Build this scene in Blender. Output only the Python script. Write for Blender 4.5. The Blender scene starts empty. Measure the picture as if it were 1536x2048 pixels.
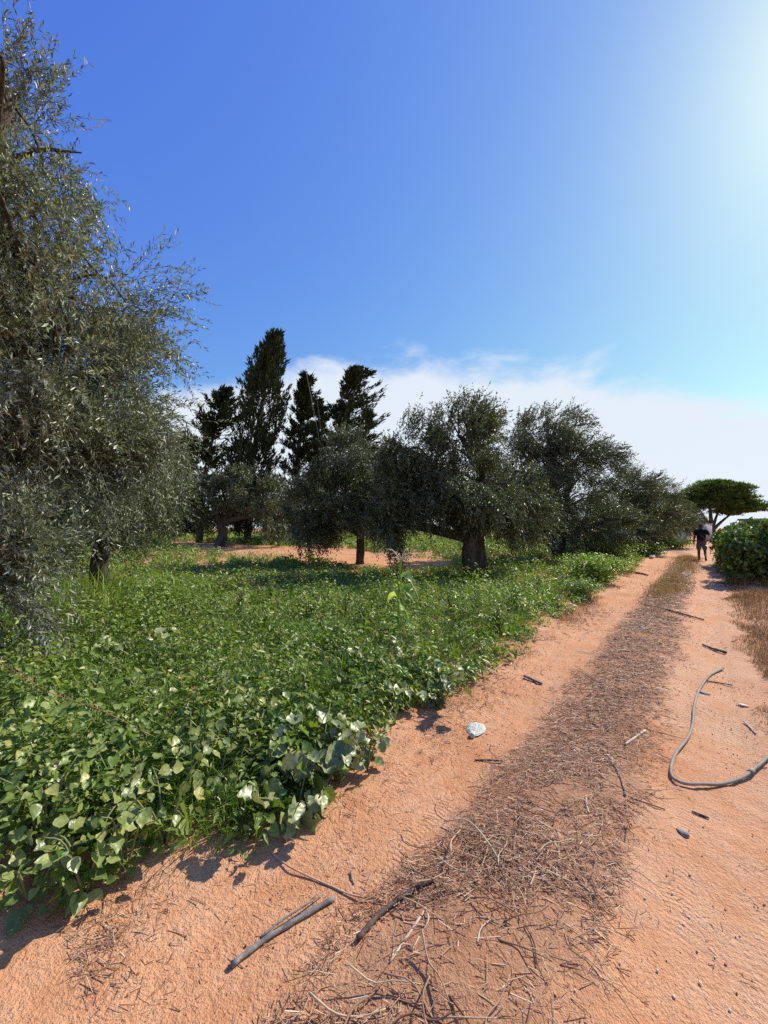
import bpy, math, random
import numpy as np
from mathutils import Vector, Matrix

rng = np.random.default_rng(11)
random.seed(11)
R = math.radians
scene = bpy.context.scene
COL = scene.collection

# ------------------------------------------------------------------ camera
F, CX, CY, EYE, PITCH = 770.0, 768.0, 1024.0, 1.55, math.atan(32 / 770)
cam_d = bpy.data.cameras.new('camera')
cam_d.sensor_fit = 'HORIZONTAL'
cam_d.sensor_width = 36.0
cam_d.lens = 36.0 * F / 1536.0
cam_d.clip_start = 0.05
cam_d.clip_end = 3000
cam = bpy.data.objects.new('camera', cam_d)
COL.objects.link(cam)
cam.location = (0, 0, EYE)
cam.rotation_euler = (math.pi / 2 + PITCH, 0, 0)
scene.camera = cam

# ------------------------------------------------------------------ light
SUN_AZ, SUN_EL = R(58), R(41)
SUNV = Vector((math.sin(SUN_AZ) * math.cos(SUN_EL), math.cos(SUN_AZ) * math.cos(SUN_EL), math.sin(SUN_EL)))
world = bpy.data.worlds.new('World')
scene.world = world
world.use_nodes = True
wn, wl = world.node_tree.nodes, world.node_tree.links
wn.clear()
w_out = wn.new('ShaderNodeOutputWorld')
w_bg = wn.new('ShaderNodeBackground')
w_bg.inputs['Strength'].default_value = 0.10
sky = wn.new('ShaderNodeTexSky')
sky.sky_type = 'NISHITA'
sky.sun_disc = False
sky.sun_elevation = SUN_EL
sky.sun_rotation = SUN_AZ
sky.air_density = 1.0
sky.dust_density = 0.4
sky.ozone_density = 3.0
def wmath(op, a, b=None, c=None):
    n = wn.new('ShaderNodeMath'); n.operation = op
    for i, q in enumerate((a, b, c)):
        if q is None: continue
        if isinstance(q, (int, float)): n.inputs[i].default_value = q
        else: wl.new(q, n.inputs[i])
    return n.outputs[0]
# the phone's vivid rendering of the sky: stronger, flatter blue
w_sc = wn.new('ShaderNodeSeparateColor'); wl.new(sky.outputs[0], w_sc.inputs[0])
w_cc = wn.new('ShaderNodeCombineColor')
wl.new(wmath('MULTIPLY', wmath('POWER', wmath('MULTIPLY', w_sc.outputs[0], .1), 1.10), 11.0), w_cc.inputs[0])
wl.new(wmath('MULTIPLY', w_sc.outputs[1], 1.19), w_cc.inputs[1])
wl.new(wmath('MULTIPLY', wmath('POWER', wmath('MULTIPLY', w_sc.outputs[2], .1), .25), 8.0), w_cc.inputs[2])
# thin white cloud bank low over the horizon, with wispy upper edge
w_tc = wn.new('ShaderNodeTexCoord')
w_sep = wn.new('ShaderNodeSeparateXYZ')
wl.new(w_tc.outputs['Generated'], w_sep.inputs[0])
w_map = wn.new('ShaderNodeMapping')
w_map.inputs['Scale'].default_value = (1.5, 1.5, 3.2)
wl.new(w_tc.outputs['Generated'], w_map.inputs['Vector'])
w_n1 = wn.new('ShaderNodeTexNoise')
w_n1.inputs['Scale'].default_value = 2.6
w_n1.inputs['Detail'].default_value = 9
w_n1.inputs['Roughness'].default_value = 0.62
w_n1.inputs['Distortion'].default_value = 0.25
wl.new(w_map.outputs[0], w_n1.inputs['Vector'])
w_dx = wmath('SUBTRACT', w_sep.outputs['X'], .06)
w_top = wmath('MULTIPLY_ADD', wmath('MULTIPLY', w_dx, w_dx), -.40, .41)
w_lev = wmath('SUBTRACT', wmath('MULTIPLY_ADD', wmath('SUBTRACT', w_n1.outputs['Fac'], .5), .22, w_top), w_sep.outputs['Z'])
w_mr = wn.new('ShaderNodeMapRange'); w_mr.interpolation_type = 'SMOOTHSTEP'
w_mr.inputs['From Min'].default_value = -0.03
w_mr.inputs['From Max'].default_value = 0.045
w_mr.inputs['To Max'].default_value = 0.96
wl.new(w_lev, w_mr.inputs['Value'])
w_mix = wn.new('ShaderNodeMix'); w_mix.data_type = 'RGBA'
wl.new(w_mr.outputs[0], w_mix.inputs['Factor'])
wl.new(w_cc.outputs[0], w_mix.inputs['A'])
w_mix.inputs['B'].default_value = (6.2, 6.7, 7.5, 1)
wl.new(w_mix.outputs['Result'], w_bg.inputs['Color'])
wl.new(w_bg.outputs[0], w_out.inputs[0])

sun_d = bpy.data.lights.new('sun', 'SUN')
sun_d.energy = 5.0
sun_d.angle = R(0.53)
sun_d.color = (1.0, 0.93, 0.80)
sun = bpy.data.objects.new('sun', sun_d)
COL.objects.link(sun)
sun.rotation_euler = SUNV.to_track_quat('Z', 'Y').to_euler()
sun.location = (12, 10, 20)

vs = scene.view_settings
vs.view_transform = 'Standard'
vs.look = 'None'
vs.gamma = 1.0
vs.exposure = 0.37
vs.use_curve_mapping = False
scene.render.engine = 'CYCLES'
scene.cycles.use_denoising = False
scene.cycles.max_bounces = 8
scene.cycles.transmission_bounces = 4
scene.cycles.use_adaptive_sampling = False

# ------------------------------------------------------------------ helpers
def nrm(a):
    a = np.asarray(a, float)
    return a / np.maximum(np.linalg.norm(a, axis=-1, keepdims=True), 1e-9)

def smooth(a, b, x):
    u = np.clip((np.asarray(x, float) - a) / (b - a), 0, 1)
    return u * u * (3 - 2 * u)

def _hash(ix, iy, seed):
    h = (ix.astype(np.int64) * 374761393 + iy.astype(np.int64) * 668265263 + seed * 2147483647) & 0xffffffff
    h = ((h ^ (h >> 13)) * 1274126177) & 0xffffffff
    return ((h ^ (h >> 16)) & 0xffff) / 65535.0

def vnoise(x, y, scale, seed=0, octaves=3):
    x = np.asarray(x, float) * scale; y = np.asarray(y, float) * scale
    out = 0; amp = 1; tot = 0
    for o in range(octaves):
        ix = np.floor(x); iy = np.floor(y); fx = x - ix; fy = y - iy
        fx = fx * fx * (3 - 2 * fx); fy = fy * fy * (3 - 2 * fy)
        a = _hash(ix, iy, seed + o); b = _hash(ix + 1, iy, seed + o)
        c = _hash(ix, iy + 1, seed + o); d = _hash(ix + 1, iy + 1, seed + o)
        out = out + amp * ((a * (1 - fx) + b * fx) * (1 - fy) + (c * (1 - fx) + d * fx) * fy)
        tot += amp; amp *= .5; x = x * 2.03; y = y * 2.03
    return out / tot

SX, SY = 0.639, 0.769                 # heading of the track
def to_st(x, y):
    s = SX * x + SY * y
    t = SY * x - SX * y
    bend = np.where(s > 26, 0.02 * (np.maximum(s, 26) - 26) ** 2, 0)
    return s, t + bend
def from_st(s, t):
    s = np.asarray(s, float)
    t = np.asarray(t, float) - np.where(s > 26, 0.02 * (np.maximum(s, 26) - 26) ** 2, 0)
    return SX * s + SY * t, SY * s - SX * t

def gauss(x, w):
    return np.exp(-(x / w) ** 2)

def hgt(x, y):
    x = np.asarray(x, float); y = np.asarray(y, float)
    s, t = to_st(x, y)
    z = -0.035 * gauss(t + 1.28, .26) - 0.03 * gauss(t - 0.06, .3) + 0.035 * gauss(t + .68, .3)
    z = z + 0.05 * smooth(-1.7, -2.3, t) + 0.05 * smooth(.5, .95, t)
    z = z + 0.28 * smooth(13, 26, y) * smooth(-3, -8, t)
    z = z + 0.05 * (vnoise(x, y, .45, 3, 2) - .5) + 0.03 * (vnoise(x, y, 1.7, 5, 2) - .5)
    return z

def ray(px, py):
    u, v = (px - CX) / F, (CY - py) / F
    cp, sp = math.cos(PITCH), math.sin(PITCH)
    return np.array([u, cp - v * sp, sp + v * cp])

def at(px, py, Y):
    """point of the picture at depth Y metres in front of the camera"""
    d = ray(px, py)
    return np.array([0, 0, EYE]) + d * (Y / d[1])

def G(px, py):
    """where a picture point meets the ground"""
    d = ray(px, py)
    k = -EYE / min(d[2], -1e-3)
    for _ in range(12):
        p = np.array([0, 0, EYE]) + d * k
        h = float(hgt(p[0], p[1]))
        k = (h - EYE) / min(d[2], -1e-3)
    return np.array([0, 0, EYE]) + d * k

class MB:
    """collects triangles/quads in numpy and builds one mesh object"""
    def __init__(self):
        self.v, self.t, self.q, self.n = [], [], [], 0
    def add(self, v, tris=None, quads=None):
        v = np.asarray(v, float).reshape(-1, 3)
        if tris is not None and len(tris): self.t.append(np.asarray(tris, np.int64).reshape(-1, 3) + self.n)
        if quads is not None and len(quads): self.q.append(np.asarray(quads, np.int64).reshape(-1, 4) + self.n)
        self.v.append(v); self.n += len(v)
    def mesh(self, name, mat=None, smooth_shade=False):
        me = bpy.data.meshes.new(name)
        v = np.concatenate(self.v) if self.v else np.zeros((0, 3))
        t = np.concatenate(self.t) if self.t else np.zeros((0, 3), np.int64)
        q = np.concatenate(self.q) if self.q else np.zeros((0, 4), np.int64)
        loops = np.concatenate([t.ravel(), q.ravel()]).astype(np.int32)
        sizes = np.concatenate([np.full(len(t), 3), np.full(len(q), 4)]).astype(np.int32)
        starts = (np.cumsum(sizes) - sizes).astype(np.int32)
        me.vertices.add(len(v)); me.vertices.foreach_set('co', v.astype(np.float32).ravel())
        me.loops.add(len(loops)); me.loops.foreach_set('vertex_index', loops)
        me.polygons.add(len(sizes))
        me.polygons.foreach_set('loop_start', starts)
        me.polygons.foreach_set('loop_total', sizes)
        if smooth_shade:
            me.polygons.foreach_set('use_smooth', np.ones(len(sizes), bool))
        me.update(calc_edges=True)
        if mat: me.materials.append(mat)
        return me
    def build(self, name, mat, parent=None, smooth_shade=False):
        return link(name, self.mesh(name, mat, smooth_shade), parent)

def link(name, data, parent=None):
    o = bpy.data.objects.new(name, data)
    COL.objects.link(o)
    if parent is not None:
        o.parent = parent
        o.matrix_parent_inverse = Matrix.Translation(parent.location).inverted()
    return o

def tag(o, label=None, cat=None, group=None, kind=None):
    if label: o['label'] = label
    if cat: o['category'] = cat
    if group: o['group'] = group
    if kind: o['kind'] = kind
    return o

def thing(name, loc, label, cat, group=None):
    o = bpy.data.objects.new(name, None)
    o.empty_display_size = 0.2
    COL.objects.link(o)
    o.location = tuple(float(c) for c in loc)
    return tag(o, label, cat, group)

def tube(mb, pts, rad, sides=6, cap=True, ridge=0.0, twist=0.0, seed=0, lobes=5):
    pts = np.asarray(pts, float); n = len(pts)
    rad = np.broadcast_to(np.asarray(rad, float), (n,))
    tan = nrm(np.gradient(pts, axis=0))
    up = np.array([0, 0, 1.0]) if abs(tan[0][2]) < .9 else np.array([1.0, 0, 0])
    u = nrm(np.cross(tan[0], up))
    ang = np.arange(sides) * 2 * math.pi / sides
    rr = np.random.default_rng(seed + 5)
    phs = rr.uniform(0, 6.28, 4)
    V = []
    for i in range(n):
        u = nrm(u - tan[i] * np.dot(u, tan[i]))
        w = np.cross(tan[i], u)
        a = ang + twist * i
        r = rad[i] * (1 + ridge * (np.sin(lobes * ang + phs[0] + i * .35) * .6 + np.sin((lobes + 4) * ang + phs[1] - i * .5) * .4 + .5 * np.sin(2 * ang + phs[2] + i * .9)))
        V.append(pts[i] + (np.cos(a) * r)[:, None] * u + (np.sin(a) * r)[:, None] * w)
    V = np.concatenate(V)
    Q = []
    for i in range(n - 1):
        k = np.arange(sides); k2 = (k + 1) % sides
        Q.append(np.stack([i * sides + k, i * sides + k2, (i + 1) * sides + k2, (i + 1) * sides + k], 1))
    Q = np.concatenate(Q)
    T = []
    if cap:
        V = np.concatenate([V, pts[:1], pts[-1:]])
        for k in range(sides):
            T.append((n * sides, (k + 1) % sides, k))
            T.append((n * sides + 1, (n - 1) * sides + k, (n - 1) * sides + (k + 1) % sides))
    mb.add(V, T, Q)

def curve(pts, n=24):
    """Catmull-Rom through control points"""
    P = np.asarray(pts, float)
    P = np.concatenate([[2 * P[0] - P[1]], P, [2 * P[-1] - P[-2]]])
    out = []
    m = len(P) - 3
    for u in np.linspace(0, m - 1e-6, n):
        i = int(u); f = u - i
        a, b, c, d = P[i:i + 4]
        out.append(.5 * ((2 * b) + (c - a) * f + (2 * a - 5 * b + 4 * c - d) * f ** 2 + (3 * b - a - 3 * c + d) * f ** 3))
    return np.array(out)

def leaf_arrays(p, d, nv, L, W, fold=.25, curl=.08):
    n = len(p)
    L = np.broadcast_to(L, (n,))[:, None]; W = np.broadcast_to(W, (n,))[:, None]
    d = nrm(d); side = nrm(np.cross(d, nv)); nn = np.cross(side, d)
    v = np.empty((n, 4, 3))
    v[:, 0] = p
    v[:, 1] = p + d * L * .48 + side * W * .5 + nn * W * fold
    v[:, 2] = p + d * L - nn * L * curl
    v[:, 3] = p + d * L * .48 - side * W * .5 + nn * W * fold
    b = np.arange(n)[:, None] * 4
    tr = np.concatenate([b + [0, 1, 2], b + [0, 2, 3]], 1).reshape(-1, 3)
    return v.reshape(-1, 3), tr

def inst(mb, tv, tt, pos, xa, ya, za, sc):
    """many copies of a small template (x,y,z axes per copy) joined in one mesh"""
    tv = np.asarray(tv, float); n = len(pos)
    sc = np.broadcast_to(sc, (n,))[:, None, None]
    v = pos[:, None, :] + sc * (tv[None, :, 0:1] * xa[:, None, :] + tv[None, :, 1:2] * ya[:, None, :] + tv[None, :, 2:3] * za[:, None, :])
    tr = (np.arange(n)[:, None, None] * len(tv) + np.asarray(tt)[None]).reshape(-1, 3)
    mb.add(v.reshape(-1, 3), tr)

def rdir(n, g=rng):
    return nrm(g.normal(size=(n, 3)))

# ------------------------------------------------------------------ materials
def new_mat(name):
    m = bpy.data.materials.new(name); m.use_nodes = True
    nt = m.node_tree; nt.nodes.clear()
    return m, nt.nodes, nt.links

def ramp(nodes, stops):
    r = nodes.new('ShaderNodeValToRGB')
    el = r.color_ramp.elements
    while len(el) > 1: el.remove(el[0])
    el[0].position = stops[0][0]; el[0].color = (*stops[0][1], 1)
    for p, c in stops[1:]:
        e = el.new(p); e.color = (*c, 1)
    return r

def rand_node(nodes, links):
    g = nodes.new('ShaderNodeNewGeometry'); oi = nodes.new('ShaderNodeObjectInfo')
    a = nodes.new('ShaderNodeMath'); a.operation = 'ADD'
    links.new(g.outputs['Random Per Island'], a.inputs[0]); links.new(oi.outputs['Random'], a.inputs[1])
    f = nodes.new('ShaderNodeMath'); f.operation = 'FRACT'
    links.new(a.outputs[0], f.inputs[0])
    return f.outputs[0]

def leaf_mat(name, stops, rough=.5, trans=.25, spec=.4, tcol=None, bump=False, patch=None):
    """two-sided leaf: colour differs from leaf to leaf and in slow patches"""
    m, N, L = new_mat(name)
    out = N.new('ShaderNodeOutputMaterial'); b = N.new('ShaderNodeBsdfPrincipled')
    r = rand_node(N, L)
    cr = ramp(N, stops)
    if patch:
        tc = N.new('ShaderNodeTexCoord'); no = N.new('ShaderNodeTexNoise')
        no.inputs['Scale'].default_value = patch[0]; no.inputs['Detail'].default_value = 2
        geo = N.new('ShaderNodeNewGeometry')
        L.new(geo.outputs['Position'], no.inputs['Vector'])
        mm = N.new('ShaderNodeMath'); mm.operation = 'MULTIPLY_ADD'; mm.inputs[1].default_value = patch[1]
        sb = N.new('ShaderNodeMath'); sb.operation = 'SUBTRACT'; sb.inputs[1].default_value = .5
        L.new(no.outputs['Fac'], sb.inputs[0]); L.new(sb.outputs[0], mm.inputs[0]); L.new(r, mm.inputs[2])
        mm.use_clamp = True
        L.new(mm.outputs[0], cr.inputs['Fac'])
    else:
        L.new(r, cr.inputs['Fac'])
    col = cr.outputs[0]
    if bump:
        tcv = N.new('ShaderNodeTexCoord'); sv = N.new('ShaderNodeSeparateXYZ'); L.new(tcv.outputs['Object'], sv.inputs[0])
        def mth(op, a, c, d=None):
            n = N.new('ShaderNodeMath'); n.operation = op
            for i, q in enumerate((a, c, d)):
                if q is None: continue
                if isinstance(q, (int, float)): n.inputs[i].default_value = q
                else: L.new(q, n.inputs[i])
            return n.outputs[0]
        ay = mth('ABSOLUTE', sv.outputs['Y'], 0)
        rib = mth('LESS_THAN', ay, .018)
        sw = mth('ABSOLUTE', mth('SINE', mth('MULTIPLY', mth('MULTIPLY_ADD', ay, -.9, sv.outputs['X']), 19.0), 0), 0)
        vein = mth('MAXIMUM', rib, mth('LESS_THAN', sw, .16))
        blotch = N.new('ShaderNodeTexNoise'); blotch.inputs['Scale'].default_value = 3.5; blotch.inputs['Detail'].default_value = 4
        L.new(tcv.outputs['Object'], blotch.inputs['Vector'])
        vm = N.new('ShaderNodeMix'); vm.data_type = 'RGBA'; L.new(mth('MULTIPLY', vein, .35), vm.inputs['Factor'])
        L.new(col, vm.inputs['A']); vm.inputs['B'].default_value = (.34, .38, .19, 1)
        bm_ = N.new('ShaderNodeMix'); bm_.data_type = 'RGBA'; bm_.blend_type = 'MULTIPLY'; bm_.inputs['Factor'].default_value = .7
        br_ = ramp(N, [(.3, (.62, .66, .5)), (.6, (1.1, 1.05, 1.0)), (.75, (1.35, 1.15, .7))]); L.new(blotch.outputs['Fac'], br_.inputs['Fac'])
        L.new(vm.outputs['Result'], bm_.inputs['A']); L.new(br_.outputs[0], bm_.inputs['B'])
        col = bm_.outputs['Result']
    L.new(col, b.inputs['Base Color'])
    b.inputs['Roughness'].default_value = rough
    b.inputs['Specular IOR Level'].default_value = spec
    tb = N.new('ShaderNodeBsdfTranslucent')
    mx = N.new('ShaderNodeMix'); mx.data_type = 'RGBA'; mx.blend_type = 'MULTIPLY'; mx.inputs['Factor'].default_value = 1
    L.new(col, mx.inputs['A']); mx.inputs['B'].default_value = (*(tcol or (1.3, 1.5, .5)), 1)
    L.new(mx.outputs['Result'], tb.inputs['Color'])
    ms = N.new('ShaderNodeMixShader'); ms.inputs[0].default_value = trans
    L.new(b.outputs[0], ms.inputs[1]); L.new(tb.outputs[0], ms.inputs[2])
    if bump:
        tc = N.new('ShaderNodeTexCoord'); no = N.new('ShaderNodeTexNoise'); no.inputs['Scale'].default_value = 3.5; no.inputs['Detail'].default_value = 1
        bp = N.new('ShaderNodeBump'); bp.inputs['Strength'].default_value = .25; bp.inputs['Distance'].default_value = .008
        L.new(tc.outputs['Object'], no.inputs['Vector']); L.new(no.outputs['Fac'], bp.inputs['Height'])
        L.new(bp.outputs[0], b.inputs['Normal'])
    L.new(ms.outputs[0], out.inputs[0])
    return m

def rough_mat(name, stops, scale=12, rough=.85, bump=.6, dist=.02, stretch=(1, 1, 1), per_island=0.0, spec=.2):
    """bark, wood, plastic: noise colour and noise relief"""
    m, N, L = new_mat(name)
    out = N.new('ShaderNodeOutputMaterial'); b = N.new('ShaderNodeBsdfPrincipled')
    geo = N.new('ShaderNodeTexCoord'); mp = N.new('ShaderNodeMapping'); mp.inputs['Scale'].default_value = stretch
    L.new(geo.outputs['Object'], mp.inputs['Vector'])
    no = N.new('ShaderNodeTexNoise'); no.inputs['Scale'].default_value = scale; no.inputs['Detail'].default_value = 6
    no.inputs['Roughness'].default_value = .65
    L.new(mp.outputs[0], no.inputs['Vector'])
    cr = ramp(N, stops)
    if per_island:
        r = rand_node(N, L)
        mm = N.new('ShaderNodeMath'); mm.operation = 'MULTIPLY_ADD'; mm.inputs[1].default_value = per_island
        ml = N.new('ShaderNodeMath'); ml.operation = 'MULTIPLY'; ml.inputs[1].default_value = 1 - per_island
        L.new(no.outputs['Fac'], ml.inputs[0]); L.new(r, mm.inputs[0]); L.new(ml.outputs[0], mm.inputs[2])
        L.new(mm.outputs[0], cr.inputs['Fac'])
    else:
        L.new(no.outputs['Fac'], cr.inputs['Fac'])
    L.new(cr.outputs[0], b.inputs['Base Color'])
    b.inputs['Roughness'].default_value = rough; b.inputs['Specular IOR Level'].default_value = spec
    bp = N.new('ShaderNodeBump'); bp.inputs['Strength'].default_value = bump; bp.inputs['Distance'].default_value = dist
    L.new(no.outputs['Fac'], bp.inputs['Height']); L.new(bp.outputs[0], b.inputs['Normal'])
    L.new(b.outputs[0], out.inputs[0])
    return m

def soil_mat(name, pale=0.0, tread=False):
    m, N, L = new_mat(name)
    out = N.new('ShaderNodeOutputMaterial'); b = N.new('ShaderNodeBsdfPrincipled')
    geo = N.new('ShaderNodeNewGeometry')
    def noise(scale, det=5, ro=.6, vec=None):
        n = N.new('ShaderNodeTexNoise'); n.inputs['Scale'].default_value = scale
        n.inputs['Detail'].default_value = det; n.inputs['Roughness'].default_value = ro
        L.new(vec or geo.outputs['Position'], n.inputs['Vector']); return n
    def math_(op, a, bb, c=None):
        n = N.new('ShaderNodeMath'); n.operation = op
        for i, q in enumerate((a, bb, c)):
            if q is None: continue
            if isinstance(q, (int, float)): n.inputs[i].default_value = q
            else: L.new(q, n.inputs[i])
        return n.outputs[0]
    n1 = noise(1.3, 5, .7); n2 = noise(7, 5); n3 = noise(55, 4, .7)
    f = math_('MULTIPLY_ADD', n1.outputs['Fac'], .55, math_('MULTIPLY_ADD', n2.outputs['Fac'], .35, math_('MULTIPLY', n3.outputs['Fac'], .25)))
    cr = ramp(N, [(.30, (.30, .105, .045)), (.46, (.49, .215, .100)), (.57, (.58, .290, .152)), (.74, (.63, .375, .238))])
    f2 = math_('ADD', f, -.02 + pale)
    if tread:
        uv0 = N.new('ShaderNodeUVMap'); uv0.uv_map = 'track'; sp0 = N.new('ShaderNodeSeparateXYZ'); L.new(uv0.outputs[0], sp0.inputs[0])
        mr0 = N.new('ShaderNodeMapRange'); mr0.inputs['From Min'].default_value = -.6; mr0.inputs['From Max'].default_value = .1; mr0.inputs['To Max'].default_value = .07
        L.new(sp0.outputs['Y'], mr0.inputs['Value']); f2 = math_('ADD', f2, mr0.outputs[0])
    L.new(f2, cr.inputs['Fac'])
    # dark crumbs and pale grit
    vo = N.new('ShaderNodeTexVoronoi'); vo.inputs['Scale'].default_value = 70; L.new(geo.outputs['Position'], vo.inputs['Vector'])
    sel = math_('GREATER_THAN', math_('MULTIPLY', n2.outputs['Fac'], 1.0), .50)
    crumb = math_('MULTIPLY', math_('LESS_THAN', vo.outputs['Distance'], .22), sel)
    mx = N.new('ShaderNodeMix'); mx.data_type = 'RGBA'
    L.new(math_('MULTIPLY', crumb, .55), mx.inputs['Factor']); L.new(cr.outputs[0], mx.inputs['A']); mx.inputs['B'].default_value = (.20, .085, .045, 1)
    colr = mx.outputs['Result']
    if tread:
        # rotted straw has browned the soil of the middle strip
        dm = math_('ABSOLUTE', math_('ADD', sp0.outputs['Y'], .69), 0)
        edge = math_('ADD', dm, math_('MULTIPLY', math_('SUBTRACT', noise(3.0, 4).outputs['Fac'], .5), .5))
        mr1 = N.new('ShaderNodeMapRange'); mr1.interpolation_type = 'SMOOTHSTEP'
        mr1.inputs['From Min'].default_value = .42; mr1.inputs['From Max'].default_value = .22; mr1.inputs['To Max'].default_value = .55
        L.new(edge, mr1.inputs['Value'])
        ms_ = N.new('ShaderNodeMix'); ms_.data_type = 'RGBA'; L.new(mr1.outputs[0], ms_.inputs['Factor'])
        L.new(colr, ms_.inputs['A']); ms_.inputs['B'].default_value = (.29, .150, .090, 1)
        colr = ms_.outputs['Result']
    L.new(colr, b.inputs['Base Color'])
    b.inputs['Roughness'].default_value = .95; b.inputs['Specular IOR Level'].default_value = .1
    hsum = math_('MULTIPLY_ADD', n2.outputs['Fac'], .45, math_('MULTIPLY_ADD', n3.outputs['Fac'], .8, math_('MULTIPLY', crumb, .8)))
    n4 = noise(24, 3, .6)
    hsum = math_('MULTIPLY_ADD', n4.outputs['Fac'], .5, hsum)
    n5 = noise(.35, 3); n6 = noise(150, 2, .6)
    hsum = math_('MULTIPLY_ADD', n6.outputs['Fac'], .35, hsum)
    if tread:
        uv = N.new('ShaderNodeUVMap'); uv.uv_map = 'track'
        sp = N.new('ShaderNodeSeparateXYZ'); L.new(uv.outputs[0], sp.inputs[0])
        # tyre prints: blocks repeating along the track, in lanes across it
        wob = math_('MULTIPLY', math_('SUBTRACT', noise(.8, 2).outputs['Fac'], .5), .16)
        ty = math_('ADD', sp.outputs['Y'], wob)
        brk = N.new('ShaderNodeMapRange'); brk.interpolation_type = 'SMOOTHSTEP'; brk.inputs['From Min'].default_value = .36; brk.inputs['From Max'].default_value = .64
        L.new(noise(1.3, 3).outputs['Fac'], brk.inputs['Value'])
        tot = None
        for c_, w_, k_ in ((-1.46, .085, 205.0), (-1.17, .06, 240.0), (.10, .09, 205.0), (-.14, .06, 240.0)):
            d_ = math_('ABSOLUTE', math_('SUBTRACT', ty, c_), 0)
            mr_ = N.new('ShaderNodeMapRange'); mr_.interpolation_type = 'SMOOTHSTEP'; mr_.inputs['From Min'].default_value = w_; mr_.inputs['From Max'].default_value = w_ * .55
            L.new(d_, mr_.inputs['Value'])
            wv = math_('SINE', math_('MULTIPLY_ADD', sp.outputs['X'], k_, math_('MULTIPLY', d_, 55.0)), 0)
            tot_ = math_('MULTIPLY', math_('MULTIPLY_ADD', wv, .10, -.28), mr_.outputs[0])
            tot = tot_ if tot is None else math_('ADD', tot, tot_)
        hsum = math_('MULTIPLY_ADD', math_('MULTIPLY', tot, brk.outputs[0]), 1.0, hsum)
    bp = N.new('ShaderNodeBump'); bp.inputs['Strength'].default_value = 1.0; bp.inputs['Distance'].default_value = .018
    L.new(hsum, bp.inputs['Height']); L.new(bp.outputs[0], b.inputs['Normal'])
    L.new(b.outputs[0], out.inputs[0])
    return m

M = {}
M['soil'] = soil_mat('red_soil')
M['track'] = soil_mat('track_soil', .03, True)
M['olive'] = leaf_mat('olive_leaf', [(0, (.034, .044, .016)), (.45, (.080, .096, .038)), (.75, (.135, .155, .070)), (.93, (.22, .235, .135)), (1, (.20, .165, .075))], .45, .18, .5, (1.1, 1.3, .5), patch=(1.2, .7))
M['olive_near'] = leaf_mat('olive_leaf_near', [(0, (.055, .068, .038)), (.35, (.125, .145, .088)), (.65, (.225, .25, .175)), (.88, (.40, .425, .335)), (1, (.24, .20, .13))], .36, .20, .55, (1.1, 1.3, .5), patch=(1.0, .5))
M['cypress'] = leaf_mat('cypress_foliage', [(0, (.014, .022, .010)), (.6, (.030, .044, .018)), (1, (.075, .085, .032))], .75, .08, .15, patch=(.6, .8))
M['pine'] = leaf_mat('pine_needles', [(0, (.03, .055, .012)), (.6, (.075, .12, .024)), (1, (.14, .18, .035))], .6, .25, .25, patch=(.5, 1.0))
M['hedge'] = leaf_mat('hedge_leaf', [(0, (.045, .075, .014)), (.6, (.095, .150, .030)), (.93, (.16, .215, .045)), (1, (.34, .22, .07))], .40, .34, .45, patch=(1.5, .5))
M['grass'] = leaf_mat('green_grass', [(0, (.085, .165, .014)), (.5, (.175, .28, .030)), (.92, (.25, .33, .05)), (1, (.38, .34, .12))], .42, .36, .5, patch=(.7, .8))
M['weed'] = leaf_mat('weed_leaf', [(0, (.065, .125, .018)), (.5, (.155, .225, .040)), (.9, (.245, .30, .075)), (1, (.34, .32, .12))], .42, .32, .45, patch=(.9, .8))
M['broad'] = leaf_mat('broad_leaf', [(0, (.09, .140, .030)), (.5, (.19, .245, .062)), (.85, (.265, .30, .10)), (1, (.36, .33, .09))], .38, .24, .55, bump=True)
M['gourd'] = leaf_mat('gourd_leaf', [(0, (.12, .16, .062)), (.6, (.21, .245, .11)), (1, (.31, .33, .18))], .40, .12, .6, bump=True)
M['corn'] = leaf_mat('corn_leaf', [(0, (.20, .31, .06)), (.7, (.32, .42, .12)), (1, (.48, .48, .26))], .38, .45, .5)
M['dry'] = leaf_mat('dry_grass_blade', [(0, (.17, .085, .035)), (.5, (.30, .165, .07)), (.85, (.42, .26, .12)), (1, (.20, .17, .06))], .75, .2, .15, (1.1, .9, .5), patch=(.8, .6))
M['gold'] = leaf_mat('golden_grass_blade', [(0, (.24, .14, .05)), (.5, (.42, .26, .10)), (.85, (.52, .36, .17)), (1, (.22, .20, .06))], .75, .2, .15, (1.1, 1, .5))
M['straw'] = leaf_mat('straw_litter', [(0, (.20, .095, .058)), (.35, (.36, .195, .118)), (.7, (.50, .305, .19)), (.93, (.64, .45, .29)), (1, (.80, .66, .48))], .7, .05, .25, (1, .8, .6), patch=(1.2, .3))
M['bark'] = rough_mat('olive_bark', [(.3, (.035, .026, .020)), (.55, (.085, .066, .050)), (.8, (.17, .14, .11))], 9, .9, .9, .05, (1, 1, .35))
M['twig'] = rough_mat('olive_twig', [(.3, (.09, .075, .055)), (.7, (.22, .19, .14))], 14, .8, .4, .01)
M['stem'] = rough_mat('green_stem', [(.3, (.11, .15, .05)), (.7, (.22, .22, .10))], 20, .6, .3, .005)
M['redstem'] = rough_mat('reddish_stem', [(.3, (.22, .10, .04)), (.7, (.36, .20, .09))], 25, .7, .3, .005)
M['stick_grey'] = rough_mat('weathered_wood', [(.3, (.10, .085, .075)), (.55, (.21, .185, .165)), (.8, (.36, .32, .28))], 30, .85, .7, .006, (1, 1, 1))
M['stick_dark'] = rough_mat('dark_wood', [(.3, (.055, .036, .03)), (.6, (.135, .092, .075)), (.85, (.24, .18, .15))], 28, .85, .7, .006)
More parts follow.
